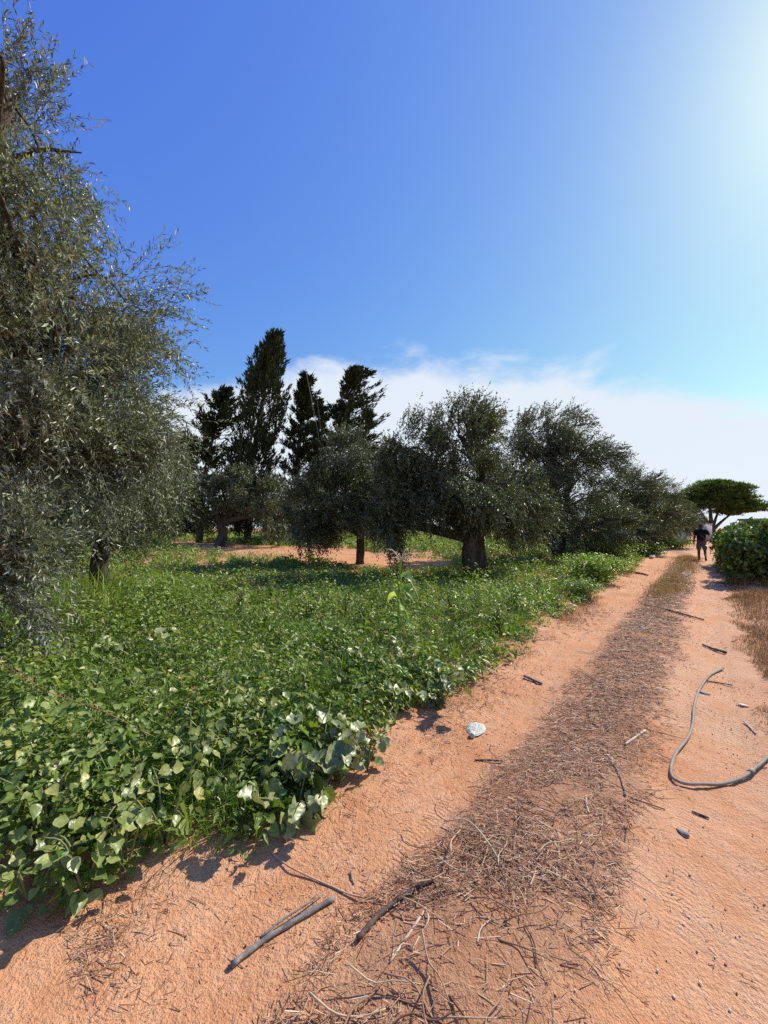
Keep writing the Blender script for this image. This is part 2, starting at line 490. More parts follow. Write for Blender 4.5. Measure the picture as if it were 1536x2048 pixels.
M['stick_pale'] = rough_mat('bleached_wood', [(.3, (.40, .30, .20)), (.7, (.66, .56, .43))], 24, .8, .5, .004)
M['twig_dry'] = rough_mat('dry_twig', [(.2, (.13, .065, .040)), (.5, (.32, .185, .115)), (.8, (.58, .42, .27))], 18, .8, .5, .004, per_island=.6)
M['pipe'] = rough_mat('grey_pipe', [(.3, (.17, .14, .11)), (.6, (.27, .235, .195)), (.8, (.38, .28, .20))], 14, .75, .15, .003, spec=.45)
M['clod'] = rough_mat('soil_clod', [(.25, (.26, .10, .05)), (.6, (.42, .19, .10)), (.85, (.54, .30, .18))], 30, .95, .7, .006, per_island=.4)
M['pebble'] = rough_mat('pale_pebble', [(.3, (.50, .42, .34)), (.7, (.74, .68, .60))], 40, .8, .4, .004)
M['slate'] = rough_mat('grey_stone', [(.3, (.16, .16, .16)), (.7, (.30, .29, .28))], 40, .8, .5, .004)
M['litter'] = rough_mat('crumpled_white', [(.3, (.36, .36, .30)), (.5, (.58, .57, .50)), (.7, (.72, .71, .64))], 60, .5, 1.0, .02, spec=.4)
M['blue'] = rough_mat('blue_scrap', [(.3, (.04, .07, .14)), (.7, (.10, .15, .25))], 20, .5, .4, .004)
M['skin'] = rough_mat('skin', [(.3, (.075, .042, .028)), (.7, (.11, .06, .04))], 10, .6, .1, .003)
M['shirt'] = rough_mat('black_cotton', [(.3, (.006, .006, .008)), (.7, (.014, .014, .017))], 14, .9, .5, .01)
M['shorts'] = rough_mat('grey_cotton', [(.3, (.065, .066, .07)), (.7, (.10, .10, .105))], 14, .9, .5, .01)
M['cap'] = rough_mat('dark_cap', [(.3, (.02, .022, .028)), (.7, (.04, .042, .05))], 20, .85, .3, .004)
M['shoe'] = rough_mat('dark_shoe', [(.3, (.015, .013, .012)), (.7, (.04, .035, .03))], 20, .7, .3, .004)
M['plaster'] = rough_mat('grey_plaster', [(.3, (.36, .34, .33)), (.7, (.50, .48, .47))], 3, .9, .3, .01)
M['roof'] = rough_mat('dark_roof_edge', [(.3, (.10, .10, .11)), (.7, (.18, .18, .19))], 5, .8, .3, .01)
M['agave'] = leaf_mat('blue_grey_blade', [(0, (.16, .24, .26)), (1, (.30, .38, .40))], .5, .05, .3)
M['yellow'] = leaf_mat('yellow_petal', [(0, (.60, .45, .05)), (1, (.75, .60, .10))], .6, .3, .2, (1, .9, .3))
M['glass'] = rough_mat('window_dark', [(.3, (.03, .035, .04)), (.7, (.05, .055, .06))], 3, .2, .0, .001)

# ------------------------------------------------------------------ ground and track
def axis(lo, hi, near, c0=0.0):
    """grid lines: fine near the foreground, wider far away"""
    out = [c0]; step = near
    x = c0
    while x < hi:
        d = abs(x - c0); step = max(near, d * .05) if d < 60 else max(near, d * .09)
        x += step; out.append(x)
    x = c0
    while x > lo:
        d = abs(x - c0); step = max(near, d * .05) if d < 60 else max(near, d * .09)
        x -= step; out.insert(0, x)
    return np.array(out)

gx = axis(-1500, 1500, .10, 0.0); gy = axis(-300, 1500, .10, 2.2)
XX, YY = np.meshgrid(gx, gy)
S_, T_ = to_st(XX, YY)
ZZ = hgt(XX, YY) + .045 * (vnoise(XX, YY, 5.5, 21, 3) - .5)
ZZ = ZZ - .07 * smooth(-2.25, -2.0, T_) * smooth(1.15, .9, T_) * smooth(-3, -2, S_) * smooth(44, 40, S_)
nx, ny = len(gx), len(gy)
ii = (np.arange(ny - 1)[:, None] * nx + np.arange(nx - 1)[None]).ravel()
mb = MB()
mb.add(np.stack([XX, YY, ZZ], -1).reshape(-1, 3), None, np.stack([ii, ii + 1, ii + nx + 1, ii + nx], 1))
tag(mb.build('ground', M['soil'], None, True), kind='structure')

sl = [-3.0]
while sl[-1] < 44: sl.append(sl[-1] + max(.029, .009 * max(sl[-1], 0) ** 1.15))
sl = np.array(sl); tl = np.linspace(-2.4, 1.3, 130)
SS, TT = np.meshgrid(sl, tl, indexing='ij')
XX, YY = from_st(SS, TT)
ZZ = hgt(XX, YY) + .004
ZZ = ZZ + .016 * (vnoise(SS, TT, 6, 31, 3) - .5) * (1.3 - gauss(TT + 1.28, .3) - gauss(TT - .06, .3)) + .010 * (vnoise(SS, TT, 24, 37, 2) - .5) * (.5 + smooth(.4, .7, vnoise(SS, TT, 1.2, 39, 2)))
# long low wheel furrows
ZZ = ZZ - .008 * gauss(TT + 1.47 + .04 * np.sin(SS * .7), .07) - .006 * gauss(TT + 1.12 + .03 * np.sin(SS * .9 + 1), .06) - .007 * gauss(TT - .15 - .05 * np.sin(SS * .6), .08)
ZZ = ZZ - .06 * (smooth(-2.15, -2.4, TT) + smooth(1.0, 1.3, TT)) - .06 * smooth(42, 44, SS)
na, nb = SS.shape
ii = (np.arange(na - 1)[:, None] * nb + np.arange(nb - 1)[None]).ravel()
mb = MB()
mb.add(np.stack([XX, YY, ZZ], -1).reshape(-1, 3), None, np.stack([ii + 1, ii, ii + nb, ii + nb + 1], 1)[:, ::-1])
me = mb.mesh('dirt_track', M['track'], True)
uvl = me.uv_layers.new(name='track')
li = np.empty(len(me.loops), np.int32); me.loops.foreach_get('vertex_index', li)
uvl.data.foreach_set('uv', np.stack([SS.ravel()[li], TT.ravel()[li]], 1).astype(np.float32).ravel())
# make sure the strip faces upward
if me.polygons[0].normal.z < 0: me.flip_normals()
tag(link('dirt_track', me), kind='structure')
def soil_z(x, y):
    return float(hgt(x, y)) + .006

# ------------------------------------------------------------------ trees
def twigs_to_leaves(p0, d0, ln, droop, K, Ll, Lw, g, spread=.75):
    """leaves set along drooping twigs; returns leaf arrays and twig polylines"""
    n = len(p0)
    u = (np.arange(K)[None] + g.uniform(.1, .9, (n, K))) / K
    down = np.array([0, 0, -1.0])
    P = p0[:, None] + d0[:, None] * (ln[:, None] * u)[..., None] + down * (droop[:, None] * ln[:, None] * u ** 2)[..., None]
    Tn = nrm(d0[:, None] + down * (2 * droop[:, None] * u)[..., None])
    rad = nrm(np.cross(Tn, rdir(n * K, g).reshape(n, K, 3)))
    dl = nrm(Tn * (1 - spread * .45) + rad * spread * g.uniform(.6, 1.2, (n, K, 1)))
    nv = rdir(n * K, g).reshape(n, K, 3) + np.array([0, 0, .8])
    sc = g.uniform(.7, 1.25, n * K)
    return P.reshape(-1, 3), dl.reshape(-1, 3), nv.reshape(-1, 3), Ll * sc, Lw * sc * g.uniform(.85, 1.15, n * K)

def twig_tubes(mb, p0, d0, ln, droop, r0, seg=2):
    down = np.array([0, 0, -1.0])
    n = len(p0); u = np.linspace(0, 1, seg + 1)
    P = p0[:, None] + d0[:, None] * (ln[:, None] * u)[..., None] + down * (droop[:, None] * ln[:, None] * u ** 2)[..., None]
    side = nrm(np.cross(d0, np.array([0.13, .21, 1.0])))
    up = nrm(np.cross(side, d0))
    a = np.arange(3) * 2 * math.pi / 3
    ring = np.cos(a)[:, None, None] * side[None] + np.sin(a)[:, None, None] * up[None]      # 3,n,3
    rr = r0 * (1 - .75 * u)
    V = P[:, :, None, :] + ring.transpose(1, 0, 2)[:, None] * rr[None, :, None, None]       # n,seg+1,3,3
    q = []
    for s in range(seg):
        for k in range(3):
            k2 = (k + 1) % 3
            q.append((s * 3 + k, s * 3 + k2, (s + 1) * 3 + k2, (s + 1) * 3 + k))
    q = np.array(q)
    Q = (np.arange(n)[:, None, None] * (3 * (seg + 1)) + q[None]).reshape(-1, 4)
    mb.add(V.reshape(-1, 3), None, Q)

WIND = np.array([.75, -.25, 0])
def olive(base, label, lobes, trunk_r, trunk_h, Ll, Lw, K, mat, seed, lean=(0, 0), group=None, twig_r=.004, stems=1, own_leaves=0, detail=1.0, tl=(.45, .95), wind=.35, name='olive_tree'):
    """lobes: (centre xyz, radii xyz, number of twigs) in world space"""
    g = np.random.default_rng(seed)
    base = np.asarray(base, float)
    t = thing(name, base, label, 'tree', group)
    top = base + np.array([lean[0], lean[1], trunk_h])
    # trunk with flared foot
    for k in range(stems):
        off = np.array([.0, 0, 0]) if stems == 1 else np.array([math.cos(k * 6.28 / stems + seed), math.sin(k * 6.28 / stems + seed), 0]) * trunk_r * .55
        mbt = MB()
        c = curve([base + off * 1.5 + [0, 0, -.25], base + off + [0, 0, .12], base + off * .9 + (top - base) * .5 + g.normal(0, .07, 3) * trunk_r * 4 * np.array([1, 1, .3]), top + off * .7], 12)
        rr = np.interp(np.linspace(0, 1, 12), [0, .14, .35, .7, 1], [1.75, 1.25, .95, .85, .8]) * trunk_r * (1 if stems == 1 else .62)
        tube(mbt, c, rr, 22, True, .13, .05, seed + k)
        trunk_o = mbt.build('trunk', M['bark'], t, True)
    LF, TW = [], []
    fol = MB()
    for li, (c, r, nt) in enumerate(lobes):
        c = np.asarray(c, float); r = np.asarray(r, float)
        # main limb into the lobe
        mid = top * .45 + c * .55 + np.array([g.normal(0, .18), g.normal(0, .18), .12])
        end = c + r * np.array([g.uniform(-.15, .25), g.uniform(-.2, .2), .15])
        mbl = MB()
        lc = curve([top + [0, 0, -.12], mid, c, end], 14)
        lr = np.linspace(trunk_r * .46, trunk_r * .05, 14)
        tube(mbl, lc, lr, 9, True, .10, .03, seed + li)
        nbr = max(3, int(9 * detail))
        for k in range(nbr):
            i0 = int(g.integers(4, 13)); a = lc[i0]
            dd = rdir(1, g)[0]; dd[2] = dd[2] * .8 + .1
            b = c + r * nrm(dd) * g.uniform(.6, .92)
            m1 = (a + b) / 2 + np.array([0, 0, .18 * np.linalg.norm(b - a)]) + g.normal(0, .06, 3)
            bc = curve([a, m1, b + np.array([0, 0, -.1])], 8)
            tube(mbl, bc, np.linspace(lr[i0] * .55, .008, 8), 5, False)
            for q in range(int(3 * detail)):
                j0 = int(g.integers(2, 7)); e = bc[j0] + rdir(1, g)[0] * g.uniform(.3, .6) * r.mean() * .6
                tube(mbl, curve([bc[j0], (bc[j0] + e) / 2 + [0, 0, .05], e], 5), np.linspace(.014, .004, 5), 4, False)
        mbl.build('limb', M['bark'], trunk_o, True)
        # twigs: dense shell, thinner inside, uneven clumps
        nt = int(nt)
        cl = rdir(max(7, nt // 34), g)                      # clump directions
        pick = g.integers(0, len(cl), nt)
        dirs = nrm(cl[pick] + g.normal(0, .20, (nt, 3)))
        rad = np.clip(.42 + .55 * g.beta(2.2, 1.3, nt) + (g.random(len(cl)) * .40 - .22)[pick], .22, 1.18)
        p0 = c + dirs * r * rad[:, None]
        hz = dirs[:, 2]
        d0 = nrm(dirs * .75 + np.array([0, 0, 1.0]) * (hz * .55 + .15)[:, None] + WIND * wind + g.normal(0, .3, (nt, 3)))
        droop = np.clip(.28 - .28 * hz + g.normal(0, .12, nt), .02, .8)
        ln = g.uniform(tl[0], tl[1], nt)
        shoot = (g.random(nt) < .10) & (hz > .05)
        ln = np.where(shoot, ln * g.uniform(1.3, 2.0, nt), ln)
        d0 = np.where(shoot[:, None], nrm(d0 + np.array([0, 0, .5]) + WIND * wind), d0)
        p0 = p0 - d0 * ln[:, None] * .55
        TW.append((p0, d0, ln, droop))
    p0, d0, ln, droop = [np.concatenate([q[i] for q in TW]) for i in range(4)]
    gz = hgt(p0[:, 0], p0[:, 1])
    P, dl, nv, LL, LW = twigs_to_leaves(p0, d0, ln, droop, K, Ll, Lw, g)
    ok = P[:, 2] > hgt(P[:, 0], P[:, 1]) + .12
    P, dl, nv, LL, LW = P[ok], dl[ok], nv[ok], LL[ok], LW[ok]
    if own_leaves:
        # the leaves that show largest are single parts
        dist = np.linalg.norm(P - np.array([0, 0, EYE]), axis=1)
        infr = (np.abs(P[:, 0] / P[:, 1]) < .98) & (P[:, 2] - EYE < 1.3 * P[:, 1])
        order = np.argsort(np.where(infr, dist, 1e9))[:own_leaves]
        v, tr = leaf_arrays(np.zeros((1, 3)), np.array([[1.0, 0, 0]]), np.array([[0, 0, 1.0]]), 1.0, .21)
        mm = MB(); mm.add(v, tr); lm = mm.mesh('leaf', mat)
        for i in order:
            o = link('leaf', lm, t)
            xa = nrm(dl[i]); ya = nrm(np.cross(nv[i], xa)); za = np.cross(xa, ya)
            o.matrix_parent_inverse = Matrix.Translation(t.location).inverted()
            mt = Matrix(((xa[0], ya[0], za[0], P[i][0]), (xa[1], ya[1], za[1], P[i][1]), (xa[2], ya[2], za[2], P[i][2]), (0, 0, 0, 1)))
            o.matrix_basis = mt @ Matrix.Scale(float(LL[i]), 4)
        keep = np.ones(len(P), bool); keep[order] = False
        P, dl, nv, LL, LW = P[keep], dl[keep], nv[keep], LL[keep], LW[keep]
    v, tr = leaf_arrays(P, dl, nv, LL, LW)
    fol.add(v, tr)
    tag(fol.build('crown', mat, t), kind='stuff')
    if twig_r:
        mt = MB()
        sel = g.random(len(p0)) < detail * (.8 if own_leaves else .22)
        twig_tubes(mt, p0[sel], d0[sel], ln[sel], droop[sel], twig_r)
        tag(mt.build('twigs', M['twig'], t), kind='stuff')
    return t

def on(p, dz=0.0):
    p = np.array(p[:3], float) if len(p) > 2 else np.array([p[0], p[1], 0.0])
    p[2] = float(hgt(p[0], p[1])) + dz
    return p

# big olive at the left edge, close to the camera
olive(on((-5.6, 4.5)), 'large close olive tree filling the left edge, drooping silvery branches', [
    ((-4.55, 4.4, 6.5), (1.0, 1.2, 1.0), 380),
    ((-4.75, 4.6, 5.5), (1.3, 1.6, 1.3), 600),
    ((-4.1, 4.5, 4.45), (1.5, 1.5, 1.15), 900),
    ((-3.75, 4.6, 3.3), (1.4, 1.5, 1.1), 1080),
    ((-4.2, 4.7, 2.5), (1.35, 1.4, .75), 880),
    ((-3.8, 3.75, 1.2), (.62, .5, .75), 400),
    ((-5.9, 5.6, 4.2), (1.6, 1.5, 1.9), 330),
], .36, 1.5, .070, .0175, 27, M['olive_near'], 3, twig_r=.0032, own_leaves=260, tl=(.5, 1.0), wind=.45)

# second olive behind it, trunk showing under the crown
olive(on((-6.25, 8.6)), 'olive tree directly behind the close left one, slim dark trunk in tall grass', [
    ((-6.6, 8.7, 3.1), (2.0, 1.9, 1.5), 900),
    ((-5.75, 8.6, 2.4), (1.25, 1.4, 1.1), 700),
    ((-7.9, 9.0, 2.2), (1.6, 1.6, 1.3), 420),
    ((-7.3, 8.2, 1.9), (1.2, 1.2, .8), 330),
    ((-6.2, 8.1, 1.45), (1.1, .9, .55), 300),
], .2, 1.2, .08, .023, 21, M['olive'], 5, twig_r=.004, detail=.7)

# the broad olive in the middle, base at picture (955,1150)
b4 = on(G(955, 1152))
Y4 = b4[1]
def lobe(px, py, Y, rx, ry, rz, n):
    return (at(px, py, Y), (rx, ry, rz), n)
def plobe(px, py, Y, wx, wz, n, ry=None):
    """lobe whose half width and half height are read off the picture at depth Y"""
    k = Y / F
    return (at(px, py, Y), (wx * k, ry or min(wx * k, 1.9), wz * k), n)
olive(b4, 'broad old olive tree with thick dark trunk in the middle of the field', [
    plobe(825, 905, Y4 - .2, 70, 74, 640),
    plobe(925, 880, Y4 + .3, 85, 82, 820),
    plobe(960, 970, Y4 - .5, 120, 78, 1050),
    plobe(830, 985, Y4 - .2, 98, 85, 1000),
    plobe(790, 1045, Y4 - .2, 62, 50, 420),
    plobe(1030, 1000, Y4 + .2, 90, 80, 760),
], .40, 1.25, .108, .036, 19, M['olive'], 7, twig_r=.005, stems=2, wind=.5, lean=(-.1, 0))

b5 = on(G(1120, 1118))
Y5 = b5[1]
olive(b5, 'tall windswept olive tree just right of the broad middle one, crown highest', [
    plobe(1095, 865, Y5 - .2, 82, 66, 900),
    plobe(1155, 915, Y5, 80, 66, 850),
    plobe(1045, 940, Y5 - .4, 75, 80, 640),
    plobe(1130, 1005, Y5 - .6, 125, 72, 1150),
    plobe(1075, 1045, Y5 - .6, 90, 45, 520),
    plobe(1190, 1055, Y5 - .8, 90, 52, 700),
], .36, 1.3, .118, .041, 17, M['olive'], 9, twig_r=.006, wind=.8)

b6 = on(G(1255, 1106))
Y6 = b6[1]
olive(b6, 'rounded olive tree beside the track, third from the walker', [
    plobe(1245, 985, Y6, 72, 48, 850, 2.2),
    plobe(1205, 1040, Y6 - .5, 62, 48, 620, 2),
    plobe(1285, 1035, Y6 + .2, 60, 45, 650, 2),
    plobe(1250, 1065, Y6 - .8, 70, 36, 480, 2),
], .38, 1.3, .14, .04, 18, M['olive'], 13, twig_r=.007, wind=.65)
b7 = on(at(1318, 1092, 30))
olive(b7, 'olive tree beside the track nearer the bend, partly behind the rounded one', [
    plobe(1312, 1000, 30, 50, 42, 620, 2.1),
    plobe(1342, 1040, 29.5, 42, 40, 560, 2),
    plobe(1300, 1055, 30, 50, 36, 460, 2),
], .36, 1.3, .15, .04, 20, M['olive'], 15, twig_r=0, detail=.6, wind=.6)
b8 = on(at(1362, 1082, 40))
olive(b8, 'farthest grey olive tree at the bend of the track', [
    plobe(1358, 1032, 40, 40, 32, 460, 2.2),
    plobe(1382, 1055, 39, 26, 24, 330, 2),
], .3, 1.2, .18, .05, 18, M['olive'], 17, twig_r=0, detail=.5, wind=.5)

# olive on bare red soil, trunk at picture (440,1090)
b2 = on(G(440, 1093)); Y2 = b2[1]
olive(b2, 'olive tree with short forked trunk standing on bare red soil', [
    plobe(425, 985, Y2, 62, 42, 620, 2.2),
    plobe(520, 985, Y2, 60, 45, 620, 2.2),
    plobe(475, 955, Y2 + .5, 75, 30, 480, 2.2),
    plobe(385, 1015, Y2 - .5, 40, 35, 260, 2),
    plobe(560, 1030, Y2 - .5, 45, 38, 330, 2),
], .42, 1.7, .16, .048, 18, M['olive'], 21, twig_r=.006, stems=2, wind=.15, detail=.7)

b3 = on(G(720, 1128)); Y3 = b3[1]
olive(b3, 'tall thin-trunked olive tree between the cypresses and the broad middle olive', [
    plobe(700, 905, Y3, 75, 55, 720),
    plobe(670, 985, Y3, 105, 62, 1050),
    plobe(755, 1000, Y3 - .5, 75, 70, 760),
    plobe(625, 1045, Y3, 75, 46, 560),
    plobe(690, 1040, Y3 - .3, 85, 42, 460),
], .18, 1.3, .116, .041, 17, M['olive'], 23, twig_r=.005, wind=.3, detail=.8)

# far rows closing the view
far = [(60, 34), (215, 44), (320, 36), (600, 40), (800, 36), (880, 46), (1010, 38), (1130, 42), (560, 55), (700, 58), (120, 56), (980, 60), (1240, 52), (290, 60), (410, 64), (640, 70), (840, 72), (1070, 66), (1180, 60), (20, 48), (480, 46), (1620, 52), (1760, 60), (1900, 50), (2100, 58)]
for i, (px, Y) in enumerate(far):
    b = on(at(px, 1083, Y)); g = np.random.default_rng(100 + i)
    c = b + np.array([0, 0, 2.5])
    olive(b, 'distant grey-green olive tree in the rows behind the field' if px < 1500 else 'distant olive tree beyond the hedge on the right side', [
        (c + [g.uniform(-.8, .2), 0, g.uniform(.2, .8)], (2.4, 2.2, 1.6), 170),
        (c + [g.uniform(.8, 1.6), 0, -.6], (2.2, 2.0, 1.6), 150),
        (c + [g.uniform(-2, -1.2), 0, -.7], (2.0, 2.0, 1.5), 140),
    ], .3, 1.3, .34, .12, 8, M['olive'], 200 + i, group='distant olive rows', twig_r=0, detail=.3)

# ---- cypresses
def cypress(base, tip, width, label, seed, n=9000, lean_top=.0, style='flame', skew=.5):
    g = np.random.default_rng(seed)
    base = np.asarray(base, float); tip = np.asarray(tip, float)
    t = thing('cypress_tree', base, label, 'tree')
    H = tip[2] - base[2]
    ax = curve([base + [0, 0, -.2], base * .6 + tip * .4 - np.array([(tip - base)[0] * .22, 0, 0]), base * .25 + tip * .75 - np.array([(tip - base)[0] * .12, 0, 0]), tip], 20)
    mbt = MB(); tube(mbt, ax, np.linspace(.3, .03, 20), 8, True, .08)
    mbt.build('trunk', M['bark'], t, True)
    axu = np.linspace(0, 1, 20)
    def axis_at(u): return np.stack([np.interp(u, axu, ax[:, i]) for i in range(3)], -1)
    br = MB()
    if style == 'flame':
        m = 60; nb = n // m
        u = .05 + .94 * g.random(nb) ** .92
        prof = np.interp(u, [0, .1, .35, .6, .8, .93, 1], [.85, 1.05, 1.05, .86, .56, .34, .10])
        az = g.uniform(0, 6.283, nb)
        rr = width * prof * g.uniform(.55, 1.12, nb)
        out = np.stack([np.cos(az), np.sin(az), 0 * az], -1)
        tips = axis_at(u) + out * rr[:, None] + np.array([.1, 0, 1.0]) * (rr * .45 + .1)[:, None]
        w = g.random((nb, m))
        P = tips[:, None] - (out * .45 + [.1, 0, .85])[:, None] * (w * 1.5)[..., None] + g.normal(0, 1, (nb, m, 3)) * (.05 + .17 * w)[..., None]
        d = nrm(out[:, None] * .35 + np.array([.15, 0, 1.0]) + g.normal(0, .3, (nb, m, 3)))
    else:
        m = 80; nb = n // m
        u = .04 + .95 * g.random(nb)
        prof = np.interp(u, [0, .12, .4, .7, .9, 1], [1.15, 1.2, .95, .62, .34, .08])
        az = g.uniform(0, 6.283, nb)
        rr = width * prof * g.uniform(.45, 1.2, nb) * (1 + skew * np.cos(az))
        out = np.stack([np.cos(az), np.sin(az), 0 * az], -1)
        a0 = axis_at(u)
        w = g.random((nb, m)) ** .75
        P = a0[:, None] + out[:, None] * (rr[:, None] * w)[..., None] + np.array([.25, 0, 1.0]) * (rr[:, None] * w ** 2 * .5)[..., None] + g.normal(0, 1, (nb, m, 3)) * (.17 - .10 * w)[..., None] * np.array([1, 1, .8])
        d = nrm(out[:, None] * .8 + np.array([.35, 0, .75]) + g.normal(0, .35, (nb, m, 3)))
        twig_tubes(br, a0, nrm(out + [0, 0, .25]), rr * .9, np.full(nb, -.15), .035)
    P = P.reshape(-1, 3); d = d.reshape(-1, 3)
    nn = len(P)
    v, tr = leaf_arrays(P, d, rdir(nn, g), g.uniform(.26, .5, nn), g.uniform(.07, .13, nn), .3, .05)
    f = MB(); f.add(v, tr)
    if br.n: tag(br.build('limbs', M['bark'], t), kind='stuff')
    tag(f.build('crown', M['cypress'], t), kind='stuff')
    return t
YC = 32.0
kc = YC / F
cypress(on(at(398, 1090, YC)), at(448, 780, YC), 70 * kc, 'shorter ragged cypress at the left of the cypress row', 31, 11000, style='layer', skew=.2)
cypress(on(at(494, 1090, YC - 2)), at(553, 666, YC - 2), 54 * (YC - 2) / F, 'tallest dense flame-shaped cypress of the row', 32, 18000)
cypress(on(at(590, 1090, YC + 1)), at(610, 750, YC + 1), 52 * kc, 'slim pointed cypress just right of the tallest one', 33, 11000, style='layer', skew=.1)
cypress(on(at(660, 1090, YC)), at(712, 738, YC), 70 * kc, 'windswept cypress with branches combed to the right', 34, 15000, style='layer', skew=.35)
cypress(on(at(722, 1090, YC + 4)), at(734, 822, YC + 4), 34 * kc, 'small cypress at the right end of the row', 35, 8000, style='layer', skew=.2)
cypress(on(at(630, 1090, YC + 5)), at(640, 800, YC + 5), 40 * kc, 'half hidden cypress filling the gap left of the windswept one', 36, 11000, style='layer', skew=.2)
cypress(on(at(345, 1090, YC + 5)), at(372, 870, YC + 5), 60 * kc, 'low cypress half behind the close left olive', 37, 9000, style='layer', skew=.2)
for (x0, y0, x1, y1, lab) in ((640, 900, 611, 738, 'long thin bare dead stem rising beside the slim cypress'), (645, 900, 632, 785, 'short thin bare dead stem beside the windswept cypress')):
    top = at(x1, y1, YC - 1); low = on(at(x0 + 6, 1090, YC - 1))
    t = thing('dead_stem', low, lab, 'dead stem')
    m_ = MB(); tube(m_, curve([low, at(x0, y0, YC - 1), (at(x0, y0, YC - 1) + top) / 2 + [.05, 0, 0], top], 12), np.linspace(.06, .022, 12), 5)
    m_.build('stalk', M['twig'], t, True)

# ---- stone pine beyond the bend
def stone_pine():
    g = np.random.default_rng(41); Y = 50.0; k = Y / F
    b = on(at(1424, 1078, Y))
    t = thing('stone_pine', b, 'umbrella-shaped stone pine rising behind the walking person', 'tree')
    fork = b + np.array([0, 0, 1.2])
    m_ = MB(); tube(m_, curve([b + [0, 0, -.3], b + [0, 0, .5], fork], 8), np.linspace(.55, .42, 8), 12, True, .1); m_.build('trunk', M['bark'], t, True)
    heads = [(1385, 1000), (1418, 985), (1450, 990), (1490, 1008), (1360, 1010)]
    for i, (px, py) in enumerate(heads):
        e = at(px, py, Y); m_ = MB()
        tube(m_, curve([fork - [0, 0, .1], fork * .6 + e * .4 + np.array([0, 0, .15]), e], 10), np.linspace(.34 if i < 2 else .22, .06, 10), 7, True, .06)
        m_.build('limb', M['bark'], t, True)
    clumps = [(1432, 988, 56, 22), (1398, 992, 38, 20), (1472, 995, 38, 20), (1372, 1005, 26, 16), (1500, 1012, 26, 15), (1356, 1010, 18, 12), (1440, 1010, 45, 14), (1420, 976, 32, 13), (1455, 980, 32, 12), (1516, 1018, 14, 10), (1388, 1014, 30, 12), (1480, 1018, 30, 11), (1432, 970, 22, 7), (1460, 1026, 26, 6), (1365, 1022, 22, 8)]
    f = MB()
    for (px, py, rx, ry) in clumps:
        c0 = at(px, py, Y)
        nsub = int(rx * 1.2) + 8
        for s in range(nsub):
            dd = rdir(1, g)[0] * g.uniform(.35, 1.0)
            c = c0 + dd * np.array([rx * k, min(rx, 34) * k, ry * k])
            n = 64; q = rdir(n, g); q[:, 2] = np.abs(q[:, 2]) * .9 - .1
            P = c + q * np.array([.75, .75, .42]) * (g.random((n, 1)) ** .4)
            v, tr = leaf_arrays(P, nrm(q + [0, 0, .6] + g.normal(0, .3, (n, 3))), rdir(n, g), g.uniform(.22, .46, n), g.uniform(.08, .14, n))
            f.add(v, tr)
    tag(f.build('crown', M['pine'], t), kind='stuff')
stone_pine()

# ------------------------------------------------------------------ small buildings far off
def boxv(mb, lo, hi):
    (x0, y0, z0), (x1, y1, z1) = lo, hi
    v = [(x0, y0, z0), (x1, y0, z0), (x1, y1, z0), (x0, y1, z0), (x0, y0, z1), (x1, y0, z1), (x1, y1, z1), (x0, y1, z1)]
    mb.add(v, None, [(0, 3, 2, 1), (4, 5, 6, 7), (0, 1, 5, 4), (1, 2, 6, 5), (2, 3, 7, 6), (3, 0, 4, 7)])
a = at(1396, 1050, 44); c = at(1424, 1050, 44)
w0 = on(a)
t = thing('garden_wall', w0, 'pale grey rendered wall at the end of the track behind the walker', 'wall')
m_ = MB(); boxv(m_, (a[0], 44, w0[2] - .2), (c[0], 44.25, a[2] + .05)); m_.build('wall_face', M['plaster'], t)
m_ = MB(); boxv(m_, (a[0] - .05, 43.96, a[2] + .053), (c[0] + .05, 44.29, a[2] + .14)); m_.build('coping', M['plaster'], t)
a = at(1512, 1040, 40); c = at(1640, 1040, 40); w0 = on(a)
t = thing('flat_roof_house', w0, 'low flat-roofed house just showing above the hedge at the right edge', 'house')
m_ = MB(); boxv(m_, (a[0], 40, w0[2] - .2), (c[0], 41.5, a[2] - .1)); wall_o = m_.build('wall', M['plaster'], t)
m_ = MB(); boxv(m_, (a[0] - .3, 39.7, a[2] - .097), (c[0] + .3, 41.8, a[2] + .16)); m_.build('roof', M['roof'], t)
m_ = MB(); boxv(m_, (a[0] + 1.2, 39.96, w0[2] + 1.0), (a[0] + 2.2, 39.997, w0[2] + 1.9)); m_.build('window', M['glass'], wall_o)

